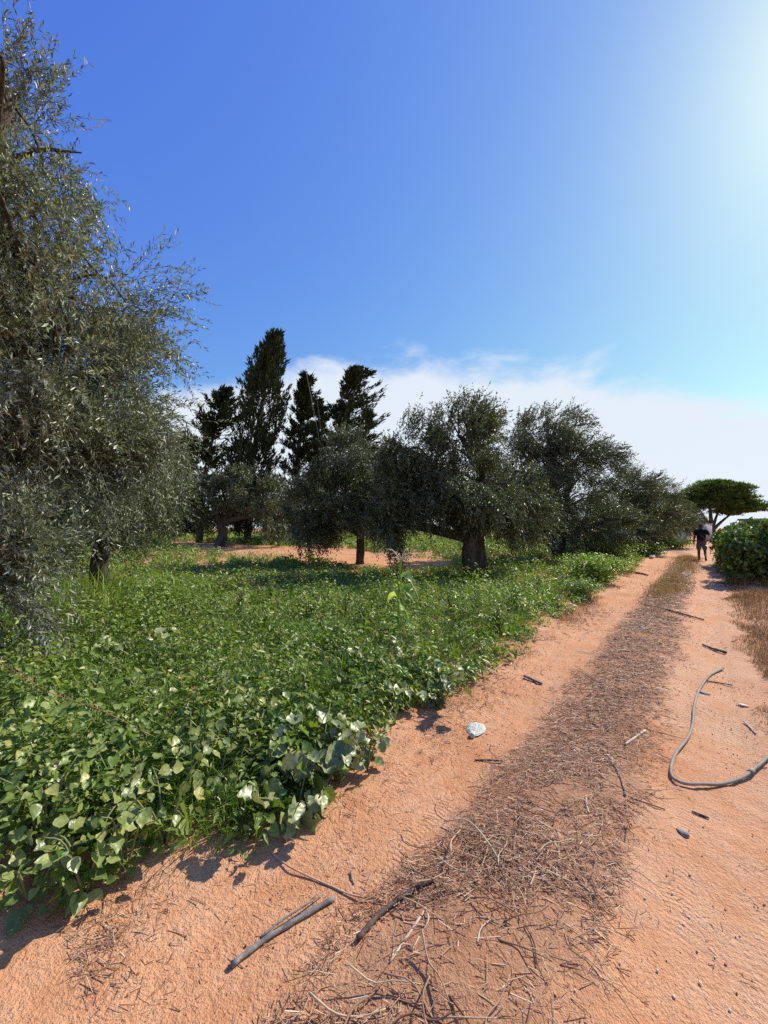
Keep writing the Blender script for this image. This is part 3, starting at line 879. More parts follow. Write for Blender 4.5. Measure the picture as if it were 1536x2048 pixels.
# ------------------------------------------------------------------ leaf templates
def leaf_template(kind):
    if kind == 'ovate':
        prof = [(0, 0), (.04, .20), (.16, .37), (.34, .42), (.56, .34), (.78, .18), (1.0, 0)]
    elif kind == 'gourd':
        prof = [(0, 0), (-.10, .22), (.02, .46), (.22, .50), (.30, .42), (.48, .50), (.62, .36), (.74, .30), (.88, .14), (1.0, 0)]
    else:
        return (np.array([(0, 0, 0), (.22, .26, .08), (.62, .22, .03), (1, 0, -.12), (.62, -.22, .03), (.22, -.26, .08)], float),
                np.array([(0, 3, 2), (0, 2, 1), (0, 5, 4), (0, 4, 3)])[:, ::-1])
    n = len(prof)
    v, t = [], []
    for (x, w) in prof:                          # midrib
        xm = max(x, 0)
        v.append((xm, 0, -.10 * xm * xm))
    for sgn in (1, -1):
        for i, (x, w) in enumerate(prof[1:-1]):
            v.append((x, sgn * w, (.30 if kind == 'ovate' else .55) * w - .16 * x * x + (.05 if kind == 'ovate' else .09) * math.sin(i * 2.2 + sgn)))
    m = n - 2
    for si, off in ((0, n), (1, n + m)):
        for i in range(n - 1):
            a, b = i, i + 1
            l0 = off + i - 1 if i >= 1 else None
            l1 = off + i if i < m else None
            fs = []
            if l0 is None: fs.append((a, b, l1))
            elif l1 is None: fs.append((a, b, l0))
            else: fs += [(a, b, l1), (a, l1, l0)]
            for q in fs: t.append(q if si == 0 else q[::-1])
    return np.array(v, float), np.array(t)
OV, OT = leaf_template('ovate')
GV, GT = leaf_template('gourd')
SV, ST = leaf_template('simple')
def tmesh(name, v, t, mat):
    m_ = MB(); m_.add(v, t); return m_.mesh(name, mat, True)

# ------------------------------------------------------------------ hedge on the right
def hedge():
    g = np.random.default_rng(51)
    b = on(from_st(18.2, 1.6))
    t = thing('hedge', b, 'dense dark green leafy hedge along the right side of the track', 'hedge')
    m_ = MB()
    for i in range(46):
        s = g.uniform(14.6, 22); tt = g.uniform(.9, 4.5)
        x, y = from_st(s, tt); z = float(hgt(x, y))
        h = g.uniform(.9, 1.55)
        p = np.array([x, y, z - .05]); e = p + [g.normal(0, .4), g.normal(0, .4), h]
        tube(m_, curve([p, (p + e) / 2 + g.normal(0, .08, 3), e], 6), np.linspace(.03, .008, 6), 5, False)
    tag(m_.build('stems', M['bark'], t, True), kind='stuff')
    f = MB()
    for i in range(135):
        s_ = g.uniform(14.4, 22.3); row = i % 3
        t_ = (g.uniform(.75, 1.1), g.uniform(1.2, 2.2), g.uniform(2.2, 5.0))[row]
        if i % 5 == 0: s_ = g.uniform(14.2, 14.9); t_ = g.uniform(.7, 4.5)
        r = g.uniform(.30, .62); zc = g.uniform(.32, 1.45 if row else 1.25) + (.08 if row else 0)
        n = int(195 * (r / .45) ** 2)
        q = rdir(n, g); q[:, 2] = np.where(q[:, 2] < -.5, -q[:, 2], q[:, 2])
        x, y = from_st(s_, t_)
        P = np.array([float(x), float(y), float(hgt(x, y)) + zc]) + q * np.array([r, r, r * .8]) * g.uniform(.72, 1.12, (n, 1))
        P[:, 2] = np.maximum(P[:, 2], hgt(P[:, 0], P[:, 1]) + .05 + .1 * g.random(n))
        za = nrm(q + np.array([0, 0, .35]) + g.normal(0, .42, (n, 3)))
        xa = nrm(np.cross(za, rdir(n, g)) + np.array([0, 0, -.5])); ya = nrm(np.cross(za, xa)); za = np.cross(xa, ya)
        inst(f, SV, ST, P, xa, ya, za, g.uniform(.10, .20, n))
    tag(f.build('foliage', M['hedge'], t), kind='stuff')
    # a sprig hanging out at the corner
    return t
hedge()

def small_shrub(base, label, h, w, n, size, mat, seed, cat='shrub', group=None, name='leafy_shrub', nstem=9, tmpl=(SV, ST)):
    g = np.random.default_rng(seed); base = np.asarray(base, float)
    t = thing(name, base, label, cat, group)
    m_ = MB(); tips = []
    for i in range(nstem):
        a = g.uniform(0, 6.28); r = w * g.uniform(.2, .85)
        e = base + np.array([math.cos(a) * r, math.sin(a) * r, h * g.uniform(.6, 1)])
        c = curve([base + [0, 0, -.03], base * .55 + e * .45 + np.array([0, 0, h * .12]), e], 7)
        tube(m_, c, np.linspace(.012, .004, 7) * max(1, h), 4, False); tips.append(c)
    tag(m_.build('stems', M['stem'], t, True), kind='stuff')
    tips = np.array(tips)
    f = MB()
    i = g.integers(0, nstem, n); j = g.random(n) ** .7 * 5.99 + .0
    j0 = j.astype(int); fr = (j - j0)[:, None]
    P = tips[i, j0] * (1 - fr) + tips[i, j0 + 1] * fr
    sp = g.normal(0, 1, (n, 3)) * np.array([w * .2, w * .2, h * .09])
    P = P + sp
    P[:, 2] = np.maximum(P[:, 2], base[2] + .03)
    za = nrm(np.array([0, 0, 1.0]) + g.normal(0, .55, (n, 3)))
    xa = nrm(np.cross(za, rdir(n, g))); ya = np.cross(za, xa)
    inst(f, tmpl[0], tmpl[1], P, xa, ya, za, g.uniform(.6, 1.2, n) * size)
    tag(f.build('foliage', mat, t), kind='stuff')
    return t
small_shrub(on(G(1185, 1165)), 'rounded bright green bush at the left verge of the track', .75, 1.0, 5200, .07, M['grass'], 61, 'bush')
small_shrub(on(G(1240, 1125)), 'leafy green bush under the rounded olive beside the track', .9, 1.2, 3600, .09, M['weed'], 62, 'bush')
small_shrub(on(G(1300, 1112)), 'low light green bush by the pale logs at the verge', .7, 1.1, 2600, .10, M['grass'], 63, 'bush')
small_shrub(on(G(1160, 1195)), 'small grey-green bush near the verge in front of the bright green bush', .42, .55, 2400, .045, M['weed'], 64, 'bush')
small_shrub(on(G(655, 1095)), 'pale dry-tipped bush on the red soil before the tall thin olive', 1.3, 1.2, 2400, .11, M['gourd'], 65, 'bush')
small_shrub(on(G(1345, 1098)), 'green bush at the inside of the track bend', .9, 1.6, 2200, .13, M['grass'], 66, 'bush')

# branch of a tree reaching in at the right edge
def edge_tree():
    g = np.random.default_rng(71)
    b = on(np.array([14.4, 12.6, 0])); t = thing('young_tree', b, 'thin young tree at the right edge, only twig tips showing', 'tree')
    top = b + np.array([-.1, 0, 1.9])
    m_ = MB(); tube(m_, curve([b + [0, 0, -.1], b + [.05, 0, 1], top], 8), np.linspace(.07, .04, 8), 8, True, .06); m_.build('trunk', M['bark'], t, True)
    m_ = MB(); f = MB()
    for i in range(22):
        e = top + np.array([g.uniform(-1.5, 1.0), g.uniform(-.9, .9), g.uniform(-.3, 1.35)])
        c = curve([top - [0, 0, .3], (top + e) / 2 + [0, 0, .12], e], 8); tube(m_, c, np.linspace(.022, .005, 8), 4, False)
        n = 60; j = g.random(n) ** .6 * 6.99; j0 = j.astype(int); P = c[j0] + g.normal(0, .06, (n, 3))
        za = nrm(np.array([0, 0, .6]) + g.normal(0, .6, (n, 3))); xa = nrm(np.cross(za, rdir(n, g)) + [0, 0, -.4]); ya = nrm(np.cross(za, xa)); za = np.cross(xa, ya)
        inst(f, SV, ST, P, xa, ya, za, g.uniform(.07, .12, n))
    m_.build('limb', M['bark'], t, True); tag(f.build('crown', M['hedge'], t), kind='stuff')
edge_tree()

# blue-grey spiky plant near the wall
def agave():
    b = on(at(1364, 1084, 34)); t = thing('agave_plant', b, 'pale blue-grey upright plant left of the walker, before the far wall', 'plant')
    g = np.random.default_rng(77)
    for i in range(14):
        a = i * 2.4; r = .25 + .5 * (i / 14); h = 1.5 - .5 * (i / 14)
        e = b + np.array([math.cos(a) * r, math.sin(a) * r, h]); s = nrm(np.array([-math.sin(a), math.cos(a), 0]))
        m = b * .5 + e * .5 + np.array([math.cos(a) * .1, math.sin(a) * .1, .05])
        v = [b + s * .09, b - s * .09, m + s * .11, m - s * .11, e]
        m_ = MB(); m_.add(v, [(2, 3, 4)], [(0, 1, 3, 2)]); m_.build('leaf', M['agave'], t)
agave()

# ------------------------------------------------------------------ field vegetation (uncountable)
BARE = np.array([G(*p)[:2] for p in ((335, 1083), (520, 1092), (690, 1097), (880, 1124), (925, 1142), (760, 1142), (640, 1124), (480, 1114), (400, 1105), (335, 1094))])
BARE2 = np.array([G(*p)[:2] for p in ((1010, 1160), (1110, 1155), (1120, 1168), (1000, 1172))])
def inpoly(x, y, P):
    r = np.zeros(len(x), bool); j = len(P) - 1
    for i in range(len(P)):
        xi, yi = P[i]; xj, yj = P[j]
        c = ((yi > y) != (yj > y)) & (x < (xj - xi) * (y - yi) / (yj - yi + 1e-12) + xi)
        r ^= c; j = i
    return r
def scatter(n, g, y0=1.2, y1=45, spread=1.35):
    y = y0 * (y1 / y0) ** g.random(n)
    x = g.uniform(-spread, 1.05, n) * y
    return x, y
def low_zone(x, y):
    return 1 - .5 * smooth(8.0, 9.5, y) * smooth(17, 14, y) * smooth(-8.5, -6.5, x) * smooth(3.2, 1.8, x)
def edge_t(s):
    """left edge of the track vegetation"""
    return -1.78 - .30 * (vnoise(s, s * 0 + 3.3, .9, 81, 2) - .5) - .25 * smooth(4, 7, s)

def grass_field():
    g = np.random.default_rng(83); f = MB()
    n = 85000
    x, y = scatter(n, g, 1.9, 80)
    s, t = to_st(x, y)
    den = vnoise(x, y, .55, 85, 3)
    ok = (t < edge_t(s) - .05) & ~inpoly(x, y, BARE) & ~inpoly(x, y, BARE2) & (g.random(n) < np.clip((den - .25) * 4, .3, 1))
    ok &= g.random(n) < np.where(y < 3.0, .35, 1)
    x, y, s, t, den = x[ok], y[ok], s[ok], t[ok], den[ok]
    n = len(x)
    mound = vnoise(x, y, .55, 201, 2)
    h = (.12 + .32 * g.random(n)) * (.5 + .9 * den) * (.45 + 1.2 * mound) * np.interp(y, [1.5, 4, 9, 14, 24, 40, 80], [.8, .85, .75, .8, 1.2, 2.2, 3])
    h = h * low_zone(x, y)
    tall = gauss(x + 5.2, 1.6) * gauss(y - 7.4, 1.4); h = h * (1 + 1.0 * tall)
    h *= smooth(0, -.7, t - edge_t(s)) * .6 + .4
    w = np.maximum(.0045, .0010 * y) * g.uniform(.7, 1.4, n)
    az = g.uniform(0, 6.283, n); tilt = np.abs(g.normal(.25, .28, n))
    lean = np.stack([np.cos(az) * np.sin(tilt) + .12, np.sin(az) * np.sin(tilt) - .03, np.cos(tilt)], -1)
    side = nrm(np.stack([-np.sin(az), np.cos(az), 0 * az], -1) + g.normal(0, .2, (n, 3)))
    b = np.stack([x, y, hgt(x, y) - .01], -1)
    m1 = b + lean * (h * .55)[:, None]
    e = b + lean * h[:, None] + np.stack([np.cos(az), np.sin(az), -.6 + 0 * az], -1) * (h * .28)[:, None]
    v = np.stack([b - side * w[:, None] * .5, b + side * w[:, None] * .5, m1 + side * w[:, None] * .45, m1 - side * w[:, None] * .45, e], 1)
    k = np.arange(n)[:, None] * 5
    f.add(v.reshape(-1, 3), np.concatenate([k + [3, 2, 4], k + [0, 1, 2], k + [0, 2, 3]], 1).reshape(-1, 3))
    tag(f.build('grass', M['grass'], None), 'lush green grass covering the field left of the track', 'grass', kind='stuff')
grass_field()

def weed_field():
    g = np.random.default_rng(87); f = MB()
    n = 17000
    x, y = scatter(n, g, 1.6, 80); y[12000:] = 3.6 * (15 / 3.6) ** g.random(5000); x[12000:] = g.uniform(-1.2, .85, 5000) * y[12000:]
    s, t = to_st(x, y)
    den = vnoise(x, y, .8, 89, 3)
    ok = (t < edge_t(s)) & ~inpoly(x, y, BARE) & ~inpoly(x, y, BARE2) & (g.random(n) < np.clip((den - .28) * 4.5, .22, 1))
    ok &= (vnoise(x, y, 1.9, 221, 2) > np.where(y < 4.5, .45, .2))
    ok &= (y > 2.6) | (g.random(len(y)) < .8)
    x, y, t, s, den = x[ok], y[ok], t[ok], s[ok], den[ok]; n = len(x)
    K = 12
    mound = vnoise(x, y, .6, 203, 3)
    hh = g.uniform(.08, .34, n) * (.25 + 1.6 * mound ** 1.3) * np.interp(y, [1.5, 3, 6, 12, 24, 40, 80], [1.1, 1.15, .95, .95, 1.6, 4, 6]) * (.6 + .8 * den)
    hh *= (smooth(.05, -.8, t - edge_t(s)) * .65 + .35) * low_zone(x, y)
    rad = g.uniform(.04, .16, n) * np.interp(y, [1.5, 6, 24, 80], [1, 1.2, 2.0, 5])
    u = g.random((n, K)) ** .6; az = g.uniform(0, 6.283, (n, K))
    rr = rad[:, None] * g.uniform(.3, 1.2, (n, K))
    P = np.stack([x[:, None] + np.cos(az) * rr, y[:, None] + np.sin(az) * rr, (hgt(x, y))[:, None] + hh[:, None] * u + .02], -1).reshape(-1, 3)
    m = len(P)
    out = np.stack([np.cos(az), np.sin(az), 0 * az], -1).reshape(-1, 3)
    za = nrm(np.array([0, 0, 1.0]) + out * .4 + g.normal(0, .55, (m, 3)))
    xa = nrm(out + g.normal(0, .5, (m, 3)) + [0, 0, .1]); xa = nrm(xa - za * np.sum(xa * za, 1, keepdims=True)); ya = np.cross(za, xa)
    size = np.repeat(g.uniform(.03, .065, n) * np.interp(y, [1.5, 3, 6, 12, 24, 80], [1.1, 1.1, 1.15, 1.7, 3.0, 6]), K) * g.uniform(.7, 1.25, m)
    nr = np.repeat(y < 2.6, K); fr_ = ~nr
    pick = np.repeat(g.random(n), K); vs_ = np.repeat(np.exp(g.uniform(-.75, .25, n)), K); size = np.where(nr, size * vs_, size)
    for lo_, hi_, (tv_, tt_), wy in ((0, .35, (OV, OT), .42), (.35, .65, (OV, OT), 1.0), (.65, .8, (GV, GT), .9)):
        k_ = nr & (pick >= lo_) & (pick < hi_)
        inst(f, tv_, tt_, P[k_], xa[k_], ya[k_] * wy, za[k_], size[k_])
    v, tr = leaf_arrays(P[fr_], xa[fr_], za[fr_], size[fr_] * 1.1, (size * g.uniform(.4, .7, m))[fr_], .25, .15); f.add(v, tr)
    tag(f.build('leafy_weeds', M['weed'], None), 'low leafy green weeds mixed through the grass of the field', 'weeds', kind='stuff')
weed_field()

def tuft_field():
    """grass growing in tufts, blades leaning out of each root"""
    g = np.random.default_rng(205); f = MB()
    n = 5000
    x, y = scatter(n, g, 1.9, 45)
    s, t = to_st(x, y); den = vnoise(x, y, .5, 207, 3)
    ok = (t < edge_t(s) - .1) & ~inpoly(x, y, BARE) & ~inpoly(x, y, BARE2) & (g.random(n) < np.clip((den - .33) * 5, .03, 1))
    x, y, s, t, den = x[ok], y[ok], s[ok], t[ok], den[ok]; n = len(x); K = 34
    H = g.uniform(.16, .62, n) * (.5 + .8 * den) * np.interp(y, [2, 6, 14, 45], [.75, .95, .9, 1.8]) * (smooth(0, -.8, t - edge_t(s)) * .55 + .45)
    H *= low_zone(x, y)
    H *= 1 + 1.0 * gauss(x + 5.0, 1.8) * gauss(y - 7.2, 1.8)
    az = g.uniform(0, 6.283, (n, K)); rr = np.abs(g.normal(0, .05, (n, K))) * np.interp(y, [2, 10, 45], [1, 1.5, 3])[:, None]
    b = np.stack([x[:, None] + np.cos(az) * rr, y[:, None] + np.sin(az) * rr, 0 * az], -1).reshape(-1, 3); b[:, 2] = hgt(b[:, 0], b[:, 1]) - .01
    az = az.ravel(); m = len(b); h = np.repeat(H, K) * g.uniform(.45, 1.1, m); tl_ = np.abs(g.normal(.32, .22, m))
    w = np.repeat(np.maximum(.005, .0011 * y), K) * g.uniform(.7, 1.4, m)
    lean = np.stack([np.cos(az) * np.sin(tl_) + .08, np.sin(az) * np.sin(tl_), np.cos(tl_)], -1)
    sd = np.stack([-np.sin(az), np.cos(az), 0 * az], -1)
    m1 = b + lean * (h * .6)[:, None]; e = b + lean * h[:, None] + np.stack([np.cos(az), np.sin(az), -.7 + 0 * az], -1) * (h * .3)[:, None]
    v = np.stack([b - sd * w[:, None] * .4, b + sd * w[:, None] * .4, m1 + sd * w[:, None] * .5, m1 - sd * w[:, None] * .5, e], 1)
    k = np.arange(m)[:, None] * 5
    f.add(v.reshape(-1, 3), np.concatenate([k + [3, 2, 4], k + [0, 1, 2], k + [0, 2, 3]], 1).reshape(-1, 3))
    tag(f.build('grass_tufts', M['grass'], None), 'taller tufts of bright green grass standing through the weeds', 'grass', kind='stuff')
tuft_field()
def mound_field():
    """leafy weeds heaped in uneven mounds"""
    g = np.random.default_rng(209)
    for name, mat, seed, n, asp, lab in (('weed_mounds', 'weed', 211, 1500, .55, 'uneven mounds of leafy green weeds rising over the field'), ('fine_weeds', 'broad2', 213, 1500, .30, 'paler narrow-leaved weeds in clumps across the field'), ('tall_mounds', 'weed', 215, 420, .5, 'tall leafy heaps of weeds standing over the rest of the field')):
        mul = 1.75 if name == 'tall_mounds' else 1.0
        f = MB()
        x, y = scatter(n, g, 2.0, 42); s, t = to_st(x, y); den = vnoise(x, y, .7, seed, 3)
        ok = (t < edge_t(s) - .12) & ~inpoly(x, y, BARE) & ~inpoly(x, y, BARE2) & (g.random(n) < np.clip((den - .30) * 4, .1, 1))
        ok &= (vnoise(x, y, 1.9, 221, 2) > np.where(y < 4.5, .44, .2))
        x, y, s, t, den = x[ok], y[ok], s[ok], t[ok], den[ok]; n = len(x); K = 150 if mul > 1 else 95
        r = mul * g.uniform(.10, .36, n) * np.interp(y, [2, 5, 12, 42], [.75, 1.05, 1.4, 2.4 if mul > 1 else 3.2]) * (smooth(0, -.7, t - edge_t(s)) * .5 + .5)
        h = low_zone(x, y) * np.minimum(.75, r * g.uniform(.9, 2.1, n)) * np.interp(y, [2, 8, 15, 42], [1.15, 1.0, .7, .6])
        q = rdir(n * K, g).reshape(n, K, 3); q[..., 2] = np.abs(q[..., 2])
        P = np.stack([x, y, hgt(x, y)], -1)[:, None] + q * np.stack([r, r, h], -1)[:, None] * g.uniform(.5, 1.15, (n, K, 1))
        P = P.reshape(-1, 3); q = q.reshape(-1, 3); m = len(P)
        za = nrm(q * .9 + np.array([.15, 0, .35]) + g.normal(0, .45, (m, 3))); xa = nrm(np.cross(za, rdir(m, g)) + q * .3)
        xa = nrm(xa - za * np.sum(xa * za, 1, keepdims=True))
        L_ = np.repeat(g.uniform(.028, .06, n) * np.interp(y, [2, 5, 12, 42], [1, 1.15, 1.9, 4.2]), K) * g.uniform(.6, 1.3, m)
        nr = np.repeat(y < 2.7, K); fr_ = ~nr; ya = np.cross(za, xa)
        inst(f, OV, OT, P[nr], xa[nr], ya[nr] * (asp / .6), za[nr], L_[nr])
        v, tr = leaf_arrays(P[fr_], xa[fr_], za[fr_], L_[fr_], (L_ * asp * g.uniform(.8, 1.2, m))[fr_], .25, .15); f.add(v, tr)
        tag(f.build(name, M[mat], None), lab, 'weeds', kind='stuff')
M['broad2'] = leaf_mat('pale_weed_leaf', [(0, (.09, .14, .03)), (.5, (.20, .26, .060)), (.9, (.29, .335, .11)), (1, (.38, .34, .13))], .42, .32, .45, patch=(.9, .6))
mound_field()

# small flecks of yellow flowers are single flowers
def flower(px, py, Y, i):
    p = at(px, py, Y); b = on(p)
    t = thing('yellow_flower', b, ['small yellow flower among the broad leaves near the left foreground', 'tiny yellow flower in the grass left of the gourd leaves', 'yellow leaf-like flower below the corn stalk by the track'][i], 'flower')
    m_ = MB(); tube(m_, curve([b, (b + p) / 2 + [.02, 0, 0], p], 5), .003, 4); m_.build('stem', M['stem'], t)
    for k in range(5):
        a = k * 1.2566; d = np.array([math.cos(a), math.sin(a) * .7, .55]); d = d / np.linalg.norm(d)
        v, tr = leaf_arrays(p[None], d[None], np.array([[0, 0, 1.0]]), .025, .02); q = MB(); q.add(v, tr); q.build('petal', M['yellow'], t)
flower(362, 1358, 2.9, 0); flower(655, 1316, 3.8, 1); flower(892, 1278, 4.7, 2)

# ------------------------------------------------------------------ broad-leaved plants, leaf by leaf
broad_me = tmesh('leaf', OV, OT, M['broad'])
gourd_me = tmesh('leaf', GV, GT, M['gourd'])
def put(o, p, xa, za, sc):
    xa = nrm(xa); ya = nrm(np.cross(za, xa)); za = np.cross(xa, ya)
    o.matrix_basis = Matrix(((xa[0], ya[0], za[0], p[0]), (xa[1], ya[1], za[1], p[1]), (xa[2], ya[2], za[2], p[2]), (0, 0, 0, 1))) @ Matrix.Scale(float(sc), 4)
def broad_plant(base, h, w, nst, nl, size, seed, label, me, group=None, cat='plant', name='broadleaf_weed', stem='stem', face=None):
    g = np.random.default_rng(seed); base = np.asarray(base, float)
    t = thing(name, base, label, cat, group)
    face = np.array([.5, .12, 1.0]) if face is None else face
    for i in range(nst):
        a = i * 6.283 / nst + g.uniform(-.5, .5)
        r = w * g.uniform(.45, 1.0)
        e = base + np.array([math.cos(a) * r, math.sin(a) * r, h * g.uniform(.55, 1.0)])
        e[2] = max(e[2], float(hgt(e[0], e[1])) + .06)
        c = curve([base + [0, 0, -.02], base * .5 + e * .5 + np.array([0, 0, h * .2]), e], 9)
        m_ = MB(); tube(m_, c, np.linspace(.006, .0025, 9), 5, True); st_ = m_.build('stem', M[stem], t, True)
        for j in range(nl):
            u = (j + g.uniform(.4, 1)) / nl; q = c[min(8, int(u * 8.5))]
            az = a + (1 if j % 2 else -1) * g.uniform(.5, 1.5)
            out = np.array([math.cos(az), math.sin(az), 0])
            pet = g.uniform(.02, .07)
            p = q + out * pet + np.array([0, 0, .015])
            gz = float(hgt(p[0], p[1]))
            if p[2] < gz + .03: p[2] = gz + .03
            o = link('leaf', me, st_)
            za = nrm(face + g.normal(0, .5, 3)); xa = out * .8 + np.array([0, 0, g.uniform(-.75, .1)]) + g.normal(0, .2, 3)
            xa = nrm(xa - za * np.dot(xa, za))
            put(o, p, xa, za, size * g.uniform(.65, 1.25) * (1.1 - .45 * u))
    return t
g = np.random.default_rng(91)
spots = [(60, 1800), (170, 1790), (250, 1740), (330, 1690), (430, 1610), (90, 1700), (200, 1660), (300, 1610), (380, 1560), (20, 1640), (130, 1600), (240, 1550), (60, 1520), (340, 1500), (470, 1540), (180, 1490), (420, 1470), (290, 1440), (520, 1480), (20, 1450), (120, 1420)]
for i, (px, py) in enumerate(spots):
    b = on(G(px, py))
    broad_plant(b, g.uniform(.22, .46), g.uniform(.15, .28), int(g.integers(4, 8)), 7, g.uniform(.058, .105), 300 + i, 'broad-leaved green weed in the dense clump at the lower left', broad_me, 'broad-leaved weeds lower left', stem='stem')
gl = [('large-leaved grey-green gourd plant at the edge of the wheel track', (640, 1560), .34, .34, 7, 7, .135),
      ('grey-green gourd plant with curled leaves below the corn stalk', (850, 1400), .26, .42, 9, 8, .115),
      ('pale gourd plant in the grass between corn stalk and gourd clump', (760, 1350), .28, .35, 7, 6, .13),
      ('broad gourd patch further back left among the weeds', (250, 1330), .34, .55, 9, 8, .14),
      ('dark gourd plant at the foot of the clump beside the shaded hollow', (590, 1640), .22, .25, 5, 5, .13),
      ('small gourd shoot lowest at the verge left of the white litter', (735, 1530), .2, .2, 5, 4, .09)]
for i, (lab, q, h, w, ns, nl, sz) in enumerate(gl):
    broad_plant(on(G(*q)), h, w, ns, nl, sz, 400 + i, lab, gourd_me, None, 'plant', 'gourd_plant')

# long bare reddish stems across the weeds
for i, (lab, pts) in enumerate([
    ('long reddish seed stem arching across the weeds at the far left', ((10, 1330, 2.5), (100, 1385, 2.4), (200, 1420, 2.35), (300, 1470, 2.25))),
    ('thin reddish stem leaning through the broad-leaved weeds', ((390, 1375, 2.8), (330, 1440, 2.6), (300, 1500, 2.4)))]):
    c = curve([at(*p) for p in pts], 16); t = thing('seed_stem', on(c[-1]), lab, 'stem')
    m_ = MB(); tube(m_, c, np.linspace(.0018, .0035, 16), 5); m_.build('stalk', M['redstem'], t, True)
    m_ = MB(); gg = np.random.default_rng(i); pp = np.repeat(c[:12], 4, 0) + gg.normal(0, .012, (48, 3))
    v, tr = leaf_arrays(pp, rdir(48, gg), rdir(48, gg), .018, .012); m_.add(v, tr); tag(m_.build('seeds', M['redstem'], t), kind='stuff')

# ------------------------------------------------------------------ corn
def corn(base, H, label, seed, nleaf=8, tassel=True, bend=(.03, 0)):
    g = np.random.default_rng(seed); base = np.asarray(base, float)
    t = thing('corn_stalk', base, label, 'corn plant')
    top = base + np.array([bend[0], bend[1], H])
    c = curve([base + [0, 0, -.03], base * .5 + top * .5 + np.array([-.015, 0, 0]), top], 14)
    m_ = MB(); tube(m_, c, np.linspace(.017, .010, 14), 7); m_.build('stalk', M['corn'], t, True)
    for i in range(nleaf):
        u = .15 + .78 * i / nleaf; p = c[int(u * 13)]
        a = (0.2 if i % 2 else math.pi - .2) + g.normal(0, .7)
        out = np.array([math.cos(a), math.sin(a), 0]); L = g.uniform(.34, .50) * H * .9; W = g.uniform(.10, .14) * min(1, H + .1)
        sd = nrm(np.array([-math.sin(a) * .7, math.cos(a) * .7, .75])) ; V = []
        ns = 8
        for k in range(ns + 1):
            q = k / ns
            pos = p + out * L * (.60 * q) + np.array([0, 0, L * (.75 * q - 1.25 * q * q)])
            wv = W * (1 - q ** 2.2) * (.55 + .9 * q if q < .5 else 1) * .5
            rip = .012 * math.sin(q * 17 + i)
            V += [pos + sd * wv + [0, 0, wv * .5 + rip], pos - [0, 0, .002], pos - sd * wv + [0, 0, wv * .5 - rip]]
        Q = []
        for k in range(ns):
            a0 = k * 3; Q += [(a0, a0 + 1, a0 + 4, a0 + 3), (a0 + 1, a0 + 2, a0 + 5, a0 + 4)]
        m_ = MB(); m_.add(V, None, Q); m_.build('leaf', M['corn'], t, True)
    if tassel:
        m_ = MB()
        for k in range(11):
            a = k * .7 + .3; e = top + np.array([math.cos(a) * .19, math.sin(a) * .12, .06 + .09 * math.sin(k * 2.1)])
            tube(m_, curve([top - [0, 0, .02], (top + e) / 2 + [0, 0, .05], e], 6), np.linspace(.009, .005, 6), 4)
        m_.build('tassel', M['stick_pale'], t, True)
bc = on(G(797, 1292))
corn(bc, float(at(797, 1120, bc[1])[2] - bc[2]), 'tall lone corn stalk with pale tassel standing in the weeds', 501)
bs = on(G(600, 1225)); corn(bs, .42, 'short young corn plant far left of the tall stalk', 502, 6, False)
bs = on(G(868, 1268)); tp = bs + np.array([.06, 0, .62]); t = thing('seed_stem', bs, 'thin brownish upright seed stalk just right of the tall corn', 'stem')
c = curve([bs, (bs + tp) / 2 + [-.015, 0, 0], tp], 14); m_ = MB(); tube(m_, c, np.linspace(.006, .003, 14), 5); m_.build('stalk', M['redstem'], t, True)
m_ = MB(); gg = np.random.default_rng(9); pp = np.repeat(c[5:], 9, 0) + gg.normal(0, .010, (81, 3)); v, tr = leaf_arrays(pp, rdir(81, gg) + [0, 0, .6], rdir(81, gg), .03, .014); m_.add(v, tr); tag(m_.build('seeds', M['gold'], t), kind='stuff')
for i, q in enumerate([(540, 1215), (690, 1240), (905, 1245), (960, 1250), (1030, 1228), (620, 1255), (430, 1200), (330, 1215), (735, 1268), (1000, 1272), (170, 1240), (250, 1190), (480, 1240), (1075, 1195)]):
    small_shrub(on(G(*q)), 'upright leafy weed standing above the grass of the field', g.uniform(.4, .62), .16, 230, .055, M['weed'] if i % 3 else M['broad2'], 600 + i, 'weed', 'tall weeds in the field', 'tall_weed', 5)
for i, q in enumerate([(60, 1480), (180, 1440), (300, 1520), (420, 1420), (520, 1400), (610, 1430), (700, 1390), (360, 1370), (120, 1560), (560, 1330), (460, 1330), (240, 1400), (660, 1330), (30, 1400)]):
    small_shrub(on(G(*q)), 'slender upright weed poking above the broad-leaved clump', g.uniform(.36, .52), .10, 170, g.uniform(.028, .045), M['broad2'] if i % 2 else M['grass'], 640 + i, 'weed', 'slender weeds in the near clump', 'slender_weed', 5)
bs = on(G(1085, 1215)); corn(bs, .42, 'short grassy corn shoot near the olive roots and verge', 504, 6, False)

# ------------------------------------------------------------------ dry verge grass and golden tufts
def blades(name, label, cat, pos, h, w, mat, g, tilt0=.5):
    n = len(pos); az = g.uniform(0, 6.283, n); tl_ = np.abs(g.normal(tilt0, .35, n))
    lean = np.stack([np.cos(az) * np.sin(tl_), np.sin(az) * np.sin(tl_), np.cos(tl_)], -1)
    side = nrm(np.stack([-np.sin(az), np.cos(az), 0 * az], -1))
    m1 = pos + lean * (h * .55)[:, None]
    e = pos + lean * h[:, None] + np.stack([np.cos(az), np.sin(az), -.5 + 0 * az], -1) * (h * .25)[:, None]
    v = np.stack([pos - side * w[:, None] * .5, pos + side * w[:, None] * .5, m1 + side * w[:, None] * .4, m1 - side * w[:, None] * .4, e], 1)
    k = np.arange(n)[:, None] * 5
    f = MB(); f.add(v.reshape(-1, 3), np.concatenate([k + [3, 2, 4], k + [0, 1, 2], k + [0, 2, 3]], 1).reshape(-1, 3))
    return tag(f.build(name, mat), label, cat, kind='stuff')
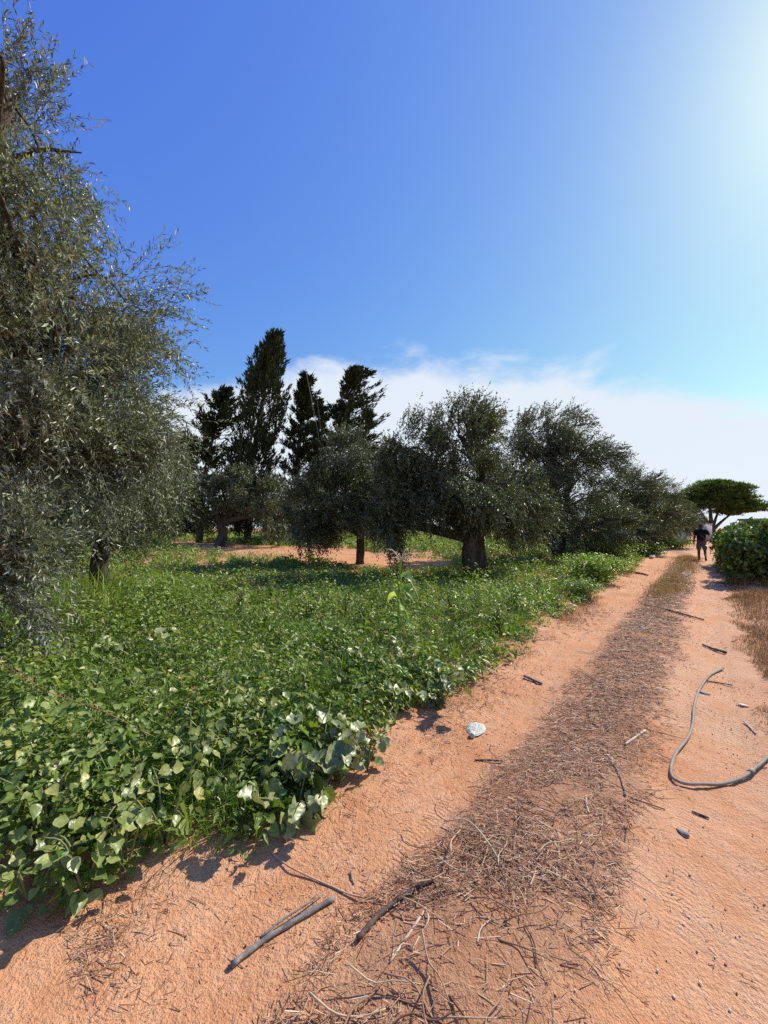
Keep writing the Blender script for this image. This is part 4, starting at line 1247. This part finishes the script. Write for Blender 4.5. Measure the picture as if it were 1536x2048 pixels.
g = np.random.default_rng(95)
n = 44000
s = 2.0 * (20 / 2.0) ** g.random(n); tt = .36 + g.exponential(np.where(g.random(n) < .75, .5, 3.0), n) + .5 * (vnoise(s, s * 0, 2.2, 97, 3) - .5)
x, y = from_st(s, tt); d_ = vnoise(x, y, 1.3, 99, 3)
ok = (g.random(n) < np.clip((d_ - .25) * 3.5, .15, 1)); ok &= tt > .24 + .45 * smooth(4.6, 2.8, s) + g.normal(0, .05, len(s))
x, y, s, tt, d_ = x[ok], y[ok], s[ok], tt[ok], d_[ok]; n = len(x)
blades('dry_grass', 'dry reddish-brown grass on the right verge of the track', 'grass', np.stack([x, y, hgt(x, y) - .005], -1), g.uniform(.06, .24, n) * (.6 + .8 * d_) * smooth(.25, .8, tt) + .03, np.maximum(.003, .0008 * y) * g.uniform(.7, 1.4, n), M['dry'], g, .65)
n = 6500
s = g.normal(12.6, 1.7, n); tt = g.normal(-.75, .17, n) + .25 * (vnoise(s, s * 0, 1.5, 5, 2) - .5); x, y = from_st(s, tt)
s2 = g.uniform(17, 26, 5000); t2 = g.normal(-.7, .25, 5000); x2, y2 = from_st(s2, t2); x = np.r_[x, x2]; y = np.r_[y, y2]; n = len(x)
blades('golden_grass', 'golden dry grass tufts on the middle strip of the track', 'grass', np.stack([x, y, hgt(x, y) - .005], -1), g.uniform(.04, .16, n) * (.3 + 1.4 * vnoise(x, y, 1.8, 7, 2)), np.maximum(.004, .0008 * y) * g.uniform(.7, 1.3, n), M['gold'], g, .45)
n = 9000
s = g.uniform(3.0, 16, n); tt = edge_t(s) + np.abs(g.normal(0, .17, n)) - .05; x, y = from_st(s, tt); d_ = vnoise(x, y, 1.2, 101, 2)
ok = g.random(n) < np.clip((d_ - .4) * 6, 0, 1); x, y = x[ok], y[ok]; n = len(x)
blades('verge_grass', 'sparse brownish dry grass along the left verge of the track', 'grass', np.stack([x, y, hgt(x, y) - .005], -1), g.uniform(.04, .13, n), np.maximum(.003, .0008 * y), M['dry'], g, .8)

# ------------------------------------------------------------------ straw litter on the middle strip
def straw(n, name, label, sfun, g, lmin, lmax, rmul=1.0, zst=.018, mat='straw'):
    s, tt, dens = sfun(n, g)
    ok = g.random(len(s)) < dens
    s, tt = s[ok], tt[ok]; n = len(s)
    x, y = from_st(s, tt)
    z = hgt(x, y) + .006 + zst * g.random(n) ** 2.2
    a = np.where(g.random(n) < .6, g.normal(math.atan2(SY, SX) - .9, .75, n), g.uniform(0, 6.28, n))
    tl_ = g.normal(0, .16, n)
    L = g.uniform(lmin, lmax, n) * g.uniform(.5, 1.3, n) * np.interp(y, [1, 4, 20], [1, 1.1, 1.6])
    r = np.maximum(.0014, .00055 * y) * g.uniform(.6, 1.6, n) * rmul
    d = np.stack([np.cos(a) * np.cos(tl_), np.sin(a) * np.cos(tl_), np.sin(tl_)], -1)
    c = np.stack([x, y, z], -1)
    sd = nrm(np.cross(d, [0, 0, 1.0])); up = np.cross(sd, d)
    pts = [c - d * L[:, None] * .5, c + d * L[:, None] * .5]
    ring = [sd, -sd * .5 + up * .87, -sd * .5 - up * .87]
    v = np.stack([p + k * (r * q)[:, None] for p, q in zip(pts, (1, .7)) for k in ring], 1)
    tri = []
    for k in range(3):
        k2 = (k + 1) % 3
        tri += [(k, k2, 3 + k2), (k, 3 + k2, 3 + k)]
    T = (np.arange(n)[:, None, None] * 6 + np.array(tri)[None]).reshape(-1, 3)
    f = MB(); f.add(v.reshape(-1, 3), T)
    return tag(f.build(name, M[mat]), label, 'straw', kind='stuff')
def mid_strip(n, g):
    s = .6 * (24 / .6) ** g.random(n)
    tt = g.normal(-.69, .27, n)
    wl_ = -1.06 + .14 * (vnoise(s, s * 0 + 1, 1.6, 111, 2) - .5) * 2; wr = -.32 + .16 * (vnoise(s, s * 0 + 7, 1.4, 113, 2) - .5) * 2
    x, y = from_st(s, tt)
    p = vnoise(x, y, 2.2, 115, 3)
    thick = smooth(1.2, 2.3, s)
    dens = smooth(wl_ - .12, wl_ + .06, tt) * smooth(wr + .15, wr - .05, tt) * np.clip((p - .38 + .20 * thick) * 4.0, 0.10, 1)
    return s, tt, dens
def loose(n, g):
    s = .5 * (20 / .5) ** g.random(n); tt = g.uniform(-1.9, .7, n); x, y = from_st(s, tt)
    return s, tt, np.clip((vnoise(x, y, 1.1, 117, 3) - .42) * 1.6, .03, 1)
def left_margin(n, g):
    s = .4 * (9 / .4) ** g.random(n); tt = g.normal(-1.66, .16, n); x, y = from_st(s, tt)
    return s, tt, np.clip((vnoise(x, y, 1.8, 119, 3) - .36) * 3, .05, 1)
straw(42000, 'straw_litter', 'thick brown straw and twig litter on the middle strip of the track', mid_strip, np.random.default_rng(121), .02, .085)
straw(12000, 'loose_straw', 'loose straw bits scattered over the bare soil of the track', loose, np.random.default_rng(123), .01, .04, .9, .006)
straw(6000, 'verge_straw', 'pale dry straw along the foot of the weeds at the left verge', left_margin, np.random.default_rng(125), .02, .07, .9, .012)

def clods():
    g = np.random.default_rng(131); n = 22000
    s = .4 * (16 / .4) ** g.random(n); tt = g.uniform(-2.0, 1.0, n); x, y = from_st(s, tt)
    p = vnoise(x, y, 1.5, 133, 3); ok = g.random(n) < np.clip((p - .42) * 3, .12, 1)
    x, y = x[ok], y[ok]; n = len(x)
    r = g.uniform(.0015, .005, n) * g.uniform(.4, 1.5, n) * np.interp(y, [1, 5, 15], [1, 1.3, 2.2])
    tv = np.array([(1, 0, 0), (-1, 0, 0), (0, 1, 0), (0, -1, 0), (0, 0, .8), (0, 0, -.8)], float)
    tt_ = np.array([(0, 2, 4), (2, 1, 4), (1, 3, 4), (3, 0, 4), (2, 0, 5), (1, 2, 5), (3, 1, 5), (0, 3, 5)])
    xa = rdir(n, g); ya = nrm(np.cross(xa, rdir(n, g))); za = np.cross(xa, ya)
    f = MB(); inst(f, tv, tt_, np.stack([x, y, hgt(x, y) + r * .5 + .003], -1), xa, ya * .8, za * .75, r)
    tag(f.build('soil_crumbs', M['clod'], None, False), 'small dark soil crumbs strewn over the track', 'soil crumbs', kind='stuff')
clods()

# ------------------------------------------------------------------ sticks, twigs, pebbles
def lay(pts, dz):
    out = []
    for q in pts:
        p = G(q[0], q[1]); p[2] = soil_z(p[0], p[1]) + dz + (q[2] if len(q) > 2 else 0); out.append(p)
    return out
def stick(label, pts, r0, r1, mat, name='stick', n=14, sides=8, ridge=.08, side_twigs=(), seed=0, cat='stick'):
    P = lay(pts, max(r0, r1) * .8); c = curve(P, n)
    t = thing(name, on(c[n // 2]), label, cat)
    m_ = MB(); rr = np.linspace(r0, r1, n) * (1 + .12 * np.sin(np.arange(n) * 1.7 + seed))
    tube(m_, c, rr, sides, True, ridge, .05, seed, 3); m_.build('stem', M[mat], t, True)
    for q, rr2 in side_twigs:
        m_ = MB(); tube(m_, curve(lay(q, rr2 * .8), 8), np.linspace(rr2, rr2 * .5, 8), 6, True, .05); m_.build('side_twig', M[mat], t, True)
    return t
stick('grey split stick with frayed ends lying in the left wheel track, lower left', [(463, 1938), (525, 1890), (590, 1848), (668, 1803)], .010, .010, 'stick_grey', side_twigs=[([(520, 1888, .01), (555, 1858, .012), (610, 1822, .012), (645, 1795, .004)], .005), ([(520, 1892, .01), (490, 1915, .004), (462, 1930)], .006)], seed=1, n=20)
stick('dark smooth stick at the edge of the straw, right of the grey split stick', [(716, 1885), (760, 1835), (805, 1800), (865, 1764)], .0105, .009, 'stick_dark', side_twigs=[([(716, 1884, .006), (735, 1868, .008)], .006)], seed=2, n=20)
stick('pale forked twig right of the dark stick', [(780, 1930), (810, 1885), (852, 1822)], .0035, .0045, 'stick_pale', 'twig', side_twigs=[([(850, 1822, .004), (857, 1850, .01), (838, 1878)], .0035), ([(838, 1878), (825, 1905)], .003)], seed=3, cat='twig')
stick('short bleached white twig in the middle of the straw strip', [(1250, 1492), (1268, 1480), (1290, 1464)], .007, .008, 'stick_pale', 'twig', seed=4, cat='twig')
stick('long thin dark stick across the straw near the golden grass', [(1290, 1212), (1345, 1225), (1408, 1242)], .02, .010, 'stick_dark', seed=5)
stick('short dark stick on the right wheel track above the pipe', [(1405, 1292), (1425, 1300), (1452, 1308)], .010, .017, 'stick_dark', seed=6)
stick('short grey stick end poking onto the left wheel track from the straw', [(1048, 1355), (1064, 1362), (1084, 1371)], .014, .011, 'stick_grey', seed=7)
stick('thin horizontal stick at the left straw edge below the white litter', [(950, 1523), (975, 1523), (1006, 1525)], .005, .005, 'stick_dark', 'twig', seed=8, cat='twig')
stick('small dark twig lowest on the bare right track below the pipe', [(1384, 1626), (1400, 1633), (1418, 1640)], .004, .0055, 'stick_dark', 'twig', seed=9, cat='twig')
stick('thin twig trailing off the straw toward the bare right track', [(1262, 1598), (1295, 1610), (1330, 1622)], .003, .003, 'stick_dark', 'twig', seed=10, cat='twig')
stick('long thin creeping root across the left wheel track', [(540, 1705), (575, 1735), (620, 1758), (665, 1778), (705, 1795), (765, 1805)], .004, .0035, 'twig_dry', 'creeping_root', n=26, seed=11, cat='root')
stick('tiny pale upright twig beside the creeping root', [(701, 1746), (703, 1758), (708, 1772)], .004, .003, 'stick_grey', 'twig', seed=12, cat='twig')
stick('thin stick inside the loop of the pipe near its far end', [(1415, 1364), (1440, 1368), (1465, 1373)], .006, .005, 'stick_dark', 'twig', seed=13, cat='twig')
stick('pale thin stick at the right edge inside the brown verge', [(1488, 1445), (1500, 1457), (1512, 1470)], .006, .005, 'stick_pale', 'twig', seed=14, cat='twig')
stick('pale cut log at the left verge near the bend', [(1303, 1118), (1318, 1110), (1334, 1106)], .07, .06, 'stick_pale', 'log', seed=15, cat='log')
stick('shorter pale log left of the other log at the verge', [(1300, 1117), (1306, 1113), (1313, 1110)], .05, .05, 'stick_pale', 'log', seed=16, cat='log')
stick('dark stick on the left wheel track below the pale logs', [(1272, 1147), (1285, 1149), (1296, 1152)], .03, .02, 'stick_dark', seed=17)
stick('grey fallen branch under the bush at the olive-side verge', [(1070, 1222), (1085, 1215), (1105, 1210)], .02, .015, 'stick_grey', 'branch', seed=18, cat='branch')
stick('curved pale stalk arching over the dense straw, lower middle', [(888, 1650, .01), (935, 1665, .05), (975, 1700, .03), (1010, 1745, .0)], .0035, .003, 'stick_pale', 'twig', n=16, seed=19, cat='twig')
stick('dark crooked twig pointing down the straw at lower right', [(1050, 1855), (1068, 1890), (1074, 1935)], .0025, .003, 'stick_dark', 'twig', seed=20, cat='twig')
stick('pale bent twig lying on the straw below the dense tangle', [(955, 1890), (962, 1862), (985, 1840)], .0035, .002, 'stick_pale', 'twig', seed=21, cat='twig', side_twigs=[([(985, 1840), (950, 1838), (915, 1846)], .002)])
stick('broken grey-brown stem near the right rim of the straw', [(1148, 1752), (1165, 1775), (1194, 1803)], .004, .0045, 'twig_dry', 'twig', seed=22, cat='twig')
stick('upright pale stub in the straw left of the pipe bend', [(1172, 1595), (1173, 1612), (1178, 1630)], .005, .005, 'stick_pale', 'twig', seed=23, cat='twig')
stick('forked bleached stem in the straw near the pipe', [(1195, 1490), (1230, 1535), (1248, 1580), (1250, 1595)], .004, .006, 'stick_grey', 'twig', seed=24, cat='twig', side_twigs=[([(1222, 1545), (1215, 1550), (1212, 1546)], .003)])

# many dry twigs on the middle strip: a few shapes, each twig its own object
g = np.random.default_rng(141)
shapes = []
for i in range(7):
    m_ = MB(); k = g.normal(0, .045, (4, 3)) * np.array([1, 1, .25])
    c = curve([(-.5, 0, 0) + k[0], (-.17, 0, .02) + k[1], (.17, 0, .02) + k[2], (.5, 0, 0) + k[3]], 9)
    tube(m_, c, np.linspace(.016, .008, 9) * g.uniform(.8, 1.2), 5)
    if i % 2:
        tube(m_, curve([c[4], c[4] + [.12, .10, .03], c[4] + [.22, .2, .02]], 5), np.linspace(.010, .005, 5), 4)
    shapes.append(m_.mesh('dry_twig', M['twig_dry'], True))
for i in range(230):
    s = float(.9 * (11 / .9) ** g.random()); tt = float(np.clip(g.normal(-.70, .22), -1.15, -.22)); x, y = from_st(s, tt); x = float(x); y = float(y)
    o = link('dry_twig', shapes[i % 7]); L = g.uniform(.07, .24)
    o.location = (x, y, soil_z(x, y) + .012 + g.uniform(0, .022)); o.rotation_euler = (g.uniform(0, 6.28), g.normal(0, .12), g.normal(-.1, .9)); o.scale = (L, L, L)
    tag(o, 'thin dry brown twig lying in the straw along the middle of the track', 'twig', 'dry twigs in the straw strip')

def blob(seed, flat=.6, amp=.18, sub=8):
    gg = np.random.default_rng(seed); V = []; T = []
    nu, nv = 9, 5
    for j in range(nv + 1):
        th = math.pi * j / nv
        for i in range(nu):
            ph = 2 * math.pi * i / nu; d = np.array([math.sin(th) * math.cos(ph), math.sin(th) * math.sin(ph), math.cos(th)])
            r = 1 + amp * math.sin(3 * d[0] + seed) * math.cos(2.3 * d[1] + seed * 2) + amp * .5 * math.sin(5 * d[2] + 4 * d[0])
            V.append(d * r * [1, .75, flat])
    for j in range(nv):
        for i in range(nu):
            T.append((j * nu + i, (j + 1) * nu + i, (j + 1) * nu + (i + 1) % nu, j * nu + (i + 1) % nu))
    m_ = MB(); m_.add(V, None, T); return m_
pm = [blob(k).mesh('pebble', M['pebble'], True) for k in range(4)]
peb = [(1425, 1775), (1378, 1838), (1367, 1852), (1412, 1848), (1345, 1790), (1400, 1970), (1348, 1998), (1045, 2028), (1315, 1945), (1430, 1918), (1460, 2025), (1340, 1765), (1290, 1800), (1480, 1875), (1385, 1905), (1150, 1985), (1240, 1930), (1480, 1730), (1505, 1962), (1448, 1690)]
for i, q in enumerate(peb):
    p = G(*q); o = link('pebble', pm[i % 4]); sc = float(g.uniform(.0025, .0062)); o.scale = (sc,) * 3
    o.location = (p[0], p[1], soil_z(p[0], p[1]) + sc * .3); o.rotation_euler = (0, 0, g.uniform(0, 6.28))
    tag(o, 'tiny pale pebble on the bare soil at the lower right', 'pebble', 'pale pebbles lower right')
def flat_stone(px, py, size, label, mat, name, cat, seed):
    p = G(px, py); o = link(name, blob(seed, .22, .42).mesh(name, M[mat], False)); o.scale = (size,) * 3
    o.location = (p[0], p[1], soil_z(p[0], p[1]) + size * .12); o.rotation_euler = (.05, 0, .3 * seed); tag(o, label, cat)
flat_stone(1366, 1669, .034, 'flat grey stone chip on the bare right track below the pipe', 'slate', 'stone_chip', 'stone', 5)
flat_stone(1408, 1388, .045, 'small grey curled bark flake inside the pipe loop', 'slate', 'bark_flake', 'bark', 6)
flat_stone(1281, 1256, .055, 'dark blue scrap lying on the straw strip far up', 'blue', 'blue_scrap', 'litter', 7)
flat_stone(1486, 1412, .03, 'small white scrap near the right verge beyond the pipe', 'pebble', 'white_scrap', 'litter', 8)

# ------------------------------------------------------------------ pipe and white litter
def pipe():
    px = [(1446, 1340), (1418, 1356), (1398, 1385), (1388, 1420), (1386, 1450), (1376, 1480), (1352, 1512), (1342, 1545), (1350, 1566), (1372, 1575), (1410, 1577), (1450, 1573), (1488, 1560), (1520, 1536), (1560, 1505), (1640, 1480)]
    P = lay(px, .013); c = curve(P, 90)
    c[:, 2] += .012 * smooth(.5, 1.0, vnoise(np.linspace(0, 9, 90), np.zeros(90), 1.0, 7, 2))
    t = thing('water_pipe', on(c[45]), 'grey plastic irrigation pipe lying in a loop on the right wheel track', 'pipe')
    m_ = MB(); tube(m_, c, .0095, 12, False); hose_o = m_.build('hose', M['pipe'], t, True)
    m_ = MB(); d = nrm(c[0] - c[1]); tube(m_, [c[0] - d * .01, c[0] + d * .012], [.0112, .0112], 12, False); m_.build('cut_end', M['pipe'], hose_o, True)
    i = 74; d = nrm(c[i + 1] - c[i]); m_ = MB(); tube(m_, [c[i] - d * .022, c[i] - d * .02, c[i] + d * .02, c[i] + d * .022], [.0108, .0142, .0142, .0108], 12, False); m_.build('joint', M['pipe'], hose_o, True)
pipe()
def litter():
    c = G(951, 1460); g_ = np.random.default_rng(151)
    zc = soil_z(c[0], c[1])
    t = thing('crumpled_litter', (c[0], c[1], zc), 'flattened crumpled white oval piece of litter in the left wheel track', 'litter')
    neck = nrm(np.array([G(944, 1478)[0], G(944, 1478)[1], 0]) - np.array([c[0], c[1], 0])); sd = np.array([-neck[1], neck[0], 0])
    nr, na_ = 9, 28; V = []; Q = []
    for j in range(nr + 1):
        r = j / nr
        for i in range(na_):
            a = 2 * math.pi * i / na_
            rx = .105 * (1 + .05 * math.sin(3 * a)); ry = .074 * (1 - .18 * math.cos(a))
            p = neck * math.cos(a) * rx * r + sd * math.sin(a) * ry * r
            z = .020 * (1 - r ** 4) + .006 * (vnoise(p[0] + 9, p[1] + 9, 55, 3, 2) - .5) * 2 * (1 - r ** 6) + .002
            V.append(np.array([c[0], c[1], zc]) + p + [0, 0, z])
    for j in range(nr):
        for i in range(na_):
            Q.append((j * na_ + i, j * na_ + (i + 1) % na_, (j + 1) * na_ + (i + 1) % na_, (j + 1) * na_ + i))
    m_ = MB(); m_.add(V, None, [q[::-1] for q in Q]); m_.build('body', M['litter'], t, True)
    e = np.array([c[0], c[1], zc + .012]) + neck * .095
    m_ = MB(); tube(m_, [e, e + neck * .02, e + neck * .022, e + neck * .04], [.022, .018, .021, .019], 12, True); m_.build('neck', M['litter'], t, True)
litter()

# ------------------------------------------------------------------ the walking person
def person():
    ft = G(1404, 1122)
    bx, by = ft[0], ft[1]; bz = float(hgt(bx, by))
    fwd = nrm(np.array([SX, SY, 0])); rt = np.array([SY, -SX, 0]); up = np.array([0, 0, 1.0])
    t = thing('person', (bx, by, bz), 'person in black t-shirt, grey shorts and dark cap walking away on the track', 'person')
    def W(r, f, z): return tuple(np.array([bx, by, bz]) + rt * r + fwd * f + up * z)
    def skin_obj(name, nodes, edges, mat, root=0, sub=2, par=None):
        me = bpy.data.meshes.new(name)
        me.from_pydata([W(*n_[:3]) for n_ in nodes], edges, [])
        me.materials.append(mat)
        o = link(name, me, par or t)
        md = o.modifiers.new('skin', 'SKIN'); md.use_smooth_shade = True
        sv = me.skin_vertices[0].data
        for i, n_ in enumerate(nodes):
            r_ = n_[3]; sv[i].radius = r_ if isinstance(r_, tuple) else (r_, r_)
            sv[i].use_root = (i == root)
        sd_ = o.modifiers.new('sub', 'SUBSURF'); sd_.levels = sub; sd_.render_levels = sub
        return o
    N = [(0, .0, .96, .145), (0, .01, 1.12, .140), (0, .02, 1.28, .155), (0, .02, 1.42, .12), (0, .03, 1.52, .058), (0, .045, 1.60, .085), (0, .05, 1.68, .095), (0, .05, 1.735, .07),
         (-.17, .02, 1.42, .068), (-.245, .01, 1.18, .050), (-.275, .06, .95, .036), (-.278, .09, .87, .038),       # left arm hanging
         (.17, .02, 1.42, .068), (.29, .04, 1.22, .050), (.27, .24, 1.30, .036), (.25, .30, 1.36, .04),              # right arm bent forward
         (-.095, .0, .88, .10), (-.105, .10, .48, .062), (-.105, .08, .26, .056), (-.105, .02, .085, .038), (-.11, .14, .035, .036),
         (.095, .0, .88, .10), (.12, .02, .49, .062), (.13, -.16, .30, .056), (.14, -.33, .20, .038), (.145, -.36, .07, .036)]
    E = [(0, 1), (1, 2), (2, 3), (3, 4), (4, 5), (5, 6), (6, 7), (3, 8), (8, 9), (9, 10), (10, 11), (3, 12), (12, 13), (13, 14), (14, 15), (0, 16), (16, 17), (17, 18), (18, 19), (19, 20), (0, 21), (21, 22), (22, 23), (23, 24), (24, 25)]
    body = skin_obj('body', N, E, M['skin'])
    skin_obj('shirt', [(0, .0, .89, (.195, .155)), (0, .01, 1.12, (.185, .145)), (0, .02, 1.28, (.20, .15)), (0, .02, 1.43, (.15, .11)), (0, .03, 1.50, .07), (-.18, .02, 1.42, .095), (-.245, .01, 1.20, .082), (.18, .02, 1.42, .095), (.275, .03, 1.24, .082)],
             [(0, 1), (1, 2), (2, 3), (3, 4), (3, 5), (5, 6), (3, 7), (7, 8)], M['shirt'])
    skin_obj('shorts', [(0, .0, .97, (.175, .14)), (0, 0, .88, (.17, .14)), (-.10, .03, .74, .115), (-.105, .09, .50, .098), (.10, .01, .74, .115), (.12, .02, .51, .098)], [(0, 1), (1, 2), (2, 3), (1, 4), (4, 5)], M['shorts'])
    skin_obj('hair', [(0, .03, 1.60, .080), (0, .035, 1.66, .100)], [(0, 1)], M['cap'], 0, 2, body)
    cap_o = skin_obj('cap', [(0, .05, 1.675, .108), (0, .055, 1.73, .088), (0, .055, 1.765, .04)], [(0, 1), (1, 2)], M['cap'])
    m_ = MB(); v = [W(-.07, .14, 1.68), W(.07, .14, 1.68), W(.05, .25, 1.665), W(-.05, .25, 1.665), W(-.07, .14, 1.692), W(.07, .14, 1.692), W(.05, .25, 1.677), W(-.05, .25, 1.677)]
    m_.add(v, None, [(0, 1, 2, 3), (7, 6, 5, 4), (0, 4, 5, 1), (1, 5, 6, 2), (2, 6, 7, 3), (3, 7, 4, 0)]); m_.build('cap_visor', M['cap'], cap_o)
    skin_obj('shoe', [(-.105, -.03, .05, .05), (-.108, .06, .045, .05), (-.112, .17, .038, .042)], [(0, 1), (1, 2)], M['shoe'])
    skin_obj('shoe', [(.14, -.34, .17, .05), (.145, -.36, .09, .05), (.148, -.35, .02, .042)], [(0, 1), (1, 2)], M['shoe'])
    # hands: palm with five short fingers each
    for (r0, f0, z0, dr, df, dz_, sgn) in ((-.278, .09, .87, 0, .12, -.99, -1), (.25, .30, 1.36, -.1, .5, .86, 1)):
        nodes = [(r0, f0, z0, (.018, .038)), (r0 + dr * .07, f0 + df * .07, z0 + dz_ * .07, (.016, .04))]; edges = [(0, 1)]
        for k in range(4):
            o_ = (k - 1.5) * .02; L_ = (.065, .078, .072, .055)[k]
            a = len(nodes)
            nodes += [(r0 + dr * .09, f0 + df * .09 + o_ * abs(dz_), z0 + dz_ * .09, .009), (r0 + dr * (.09 + L_ * .6) - sgn * .008, f0 + df * (.09 + L_ * .6) + o_, z0 + dz_ * (.09 + L_ * .55), .0085), (r0 + dr * (.09 + L_) - sgn * .022, f0 + df * (.09 + L_) + o_, z0 + dz_ * (.09 + L_ * .9), .007)]
            edges += [(1, a), (a, a + 1), (a + 1, a + 2)]
        a = len(nodes); nodes += [(r0 - sgn * .012, f0 + .045, z0 + dz_ * .045, .010), (r0 - sgn * .022, f0 + .058, z0 + dz_ * .085, .008)]; edges += [(0, a), (a, a + 1)]
        skin_obj('hand', nodes, edges, M['skin'], 0, 1, body)
person()
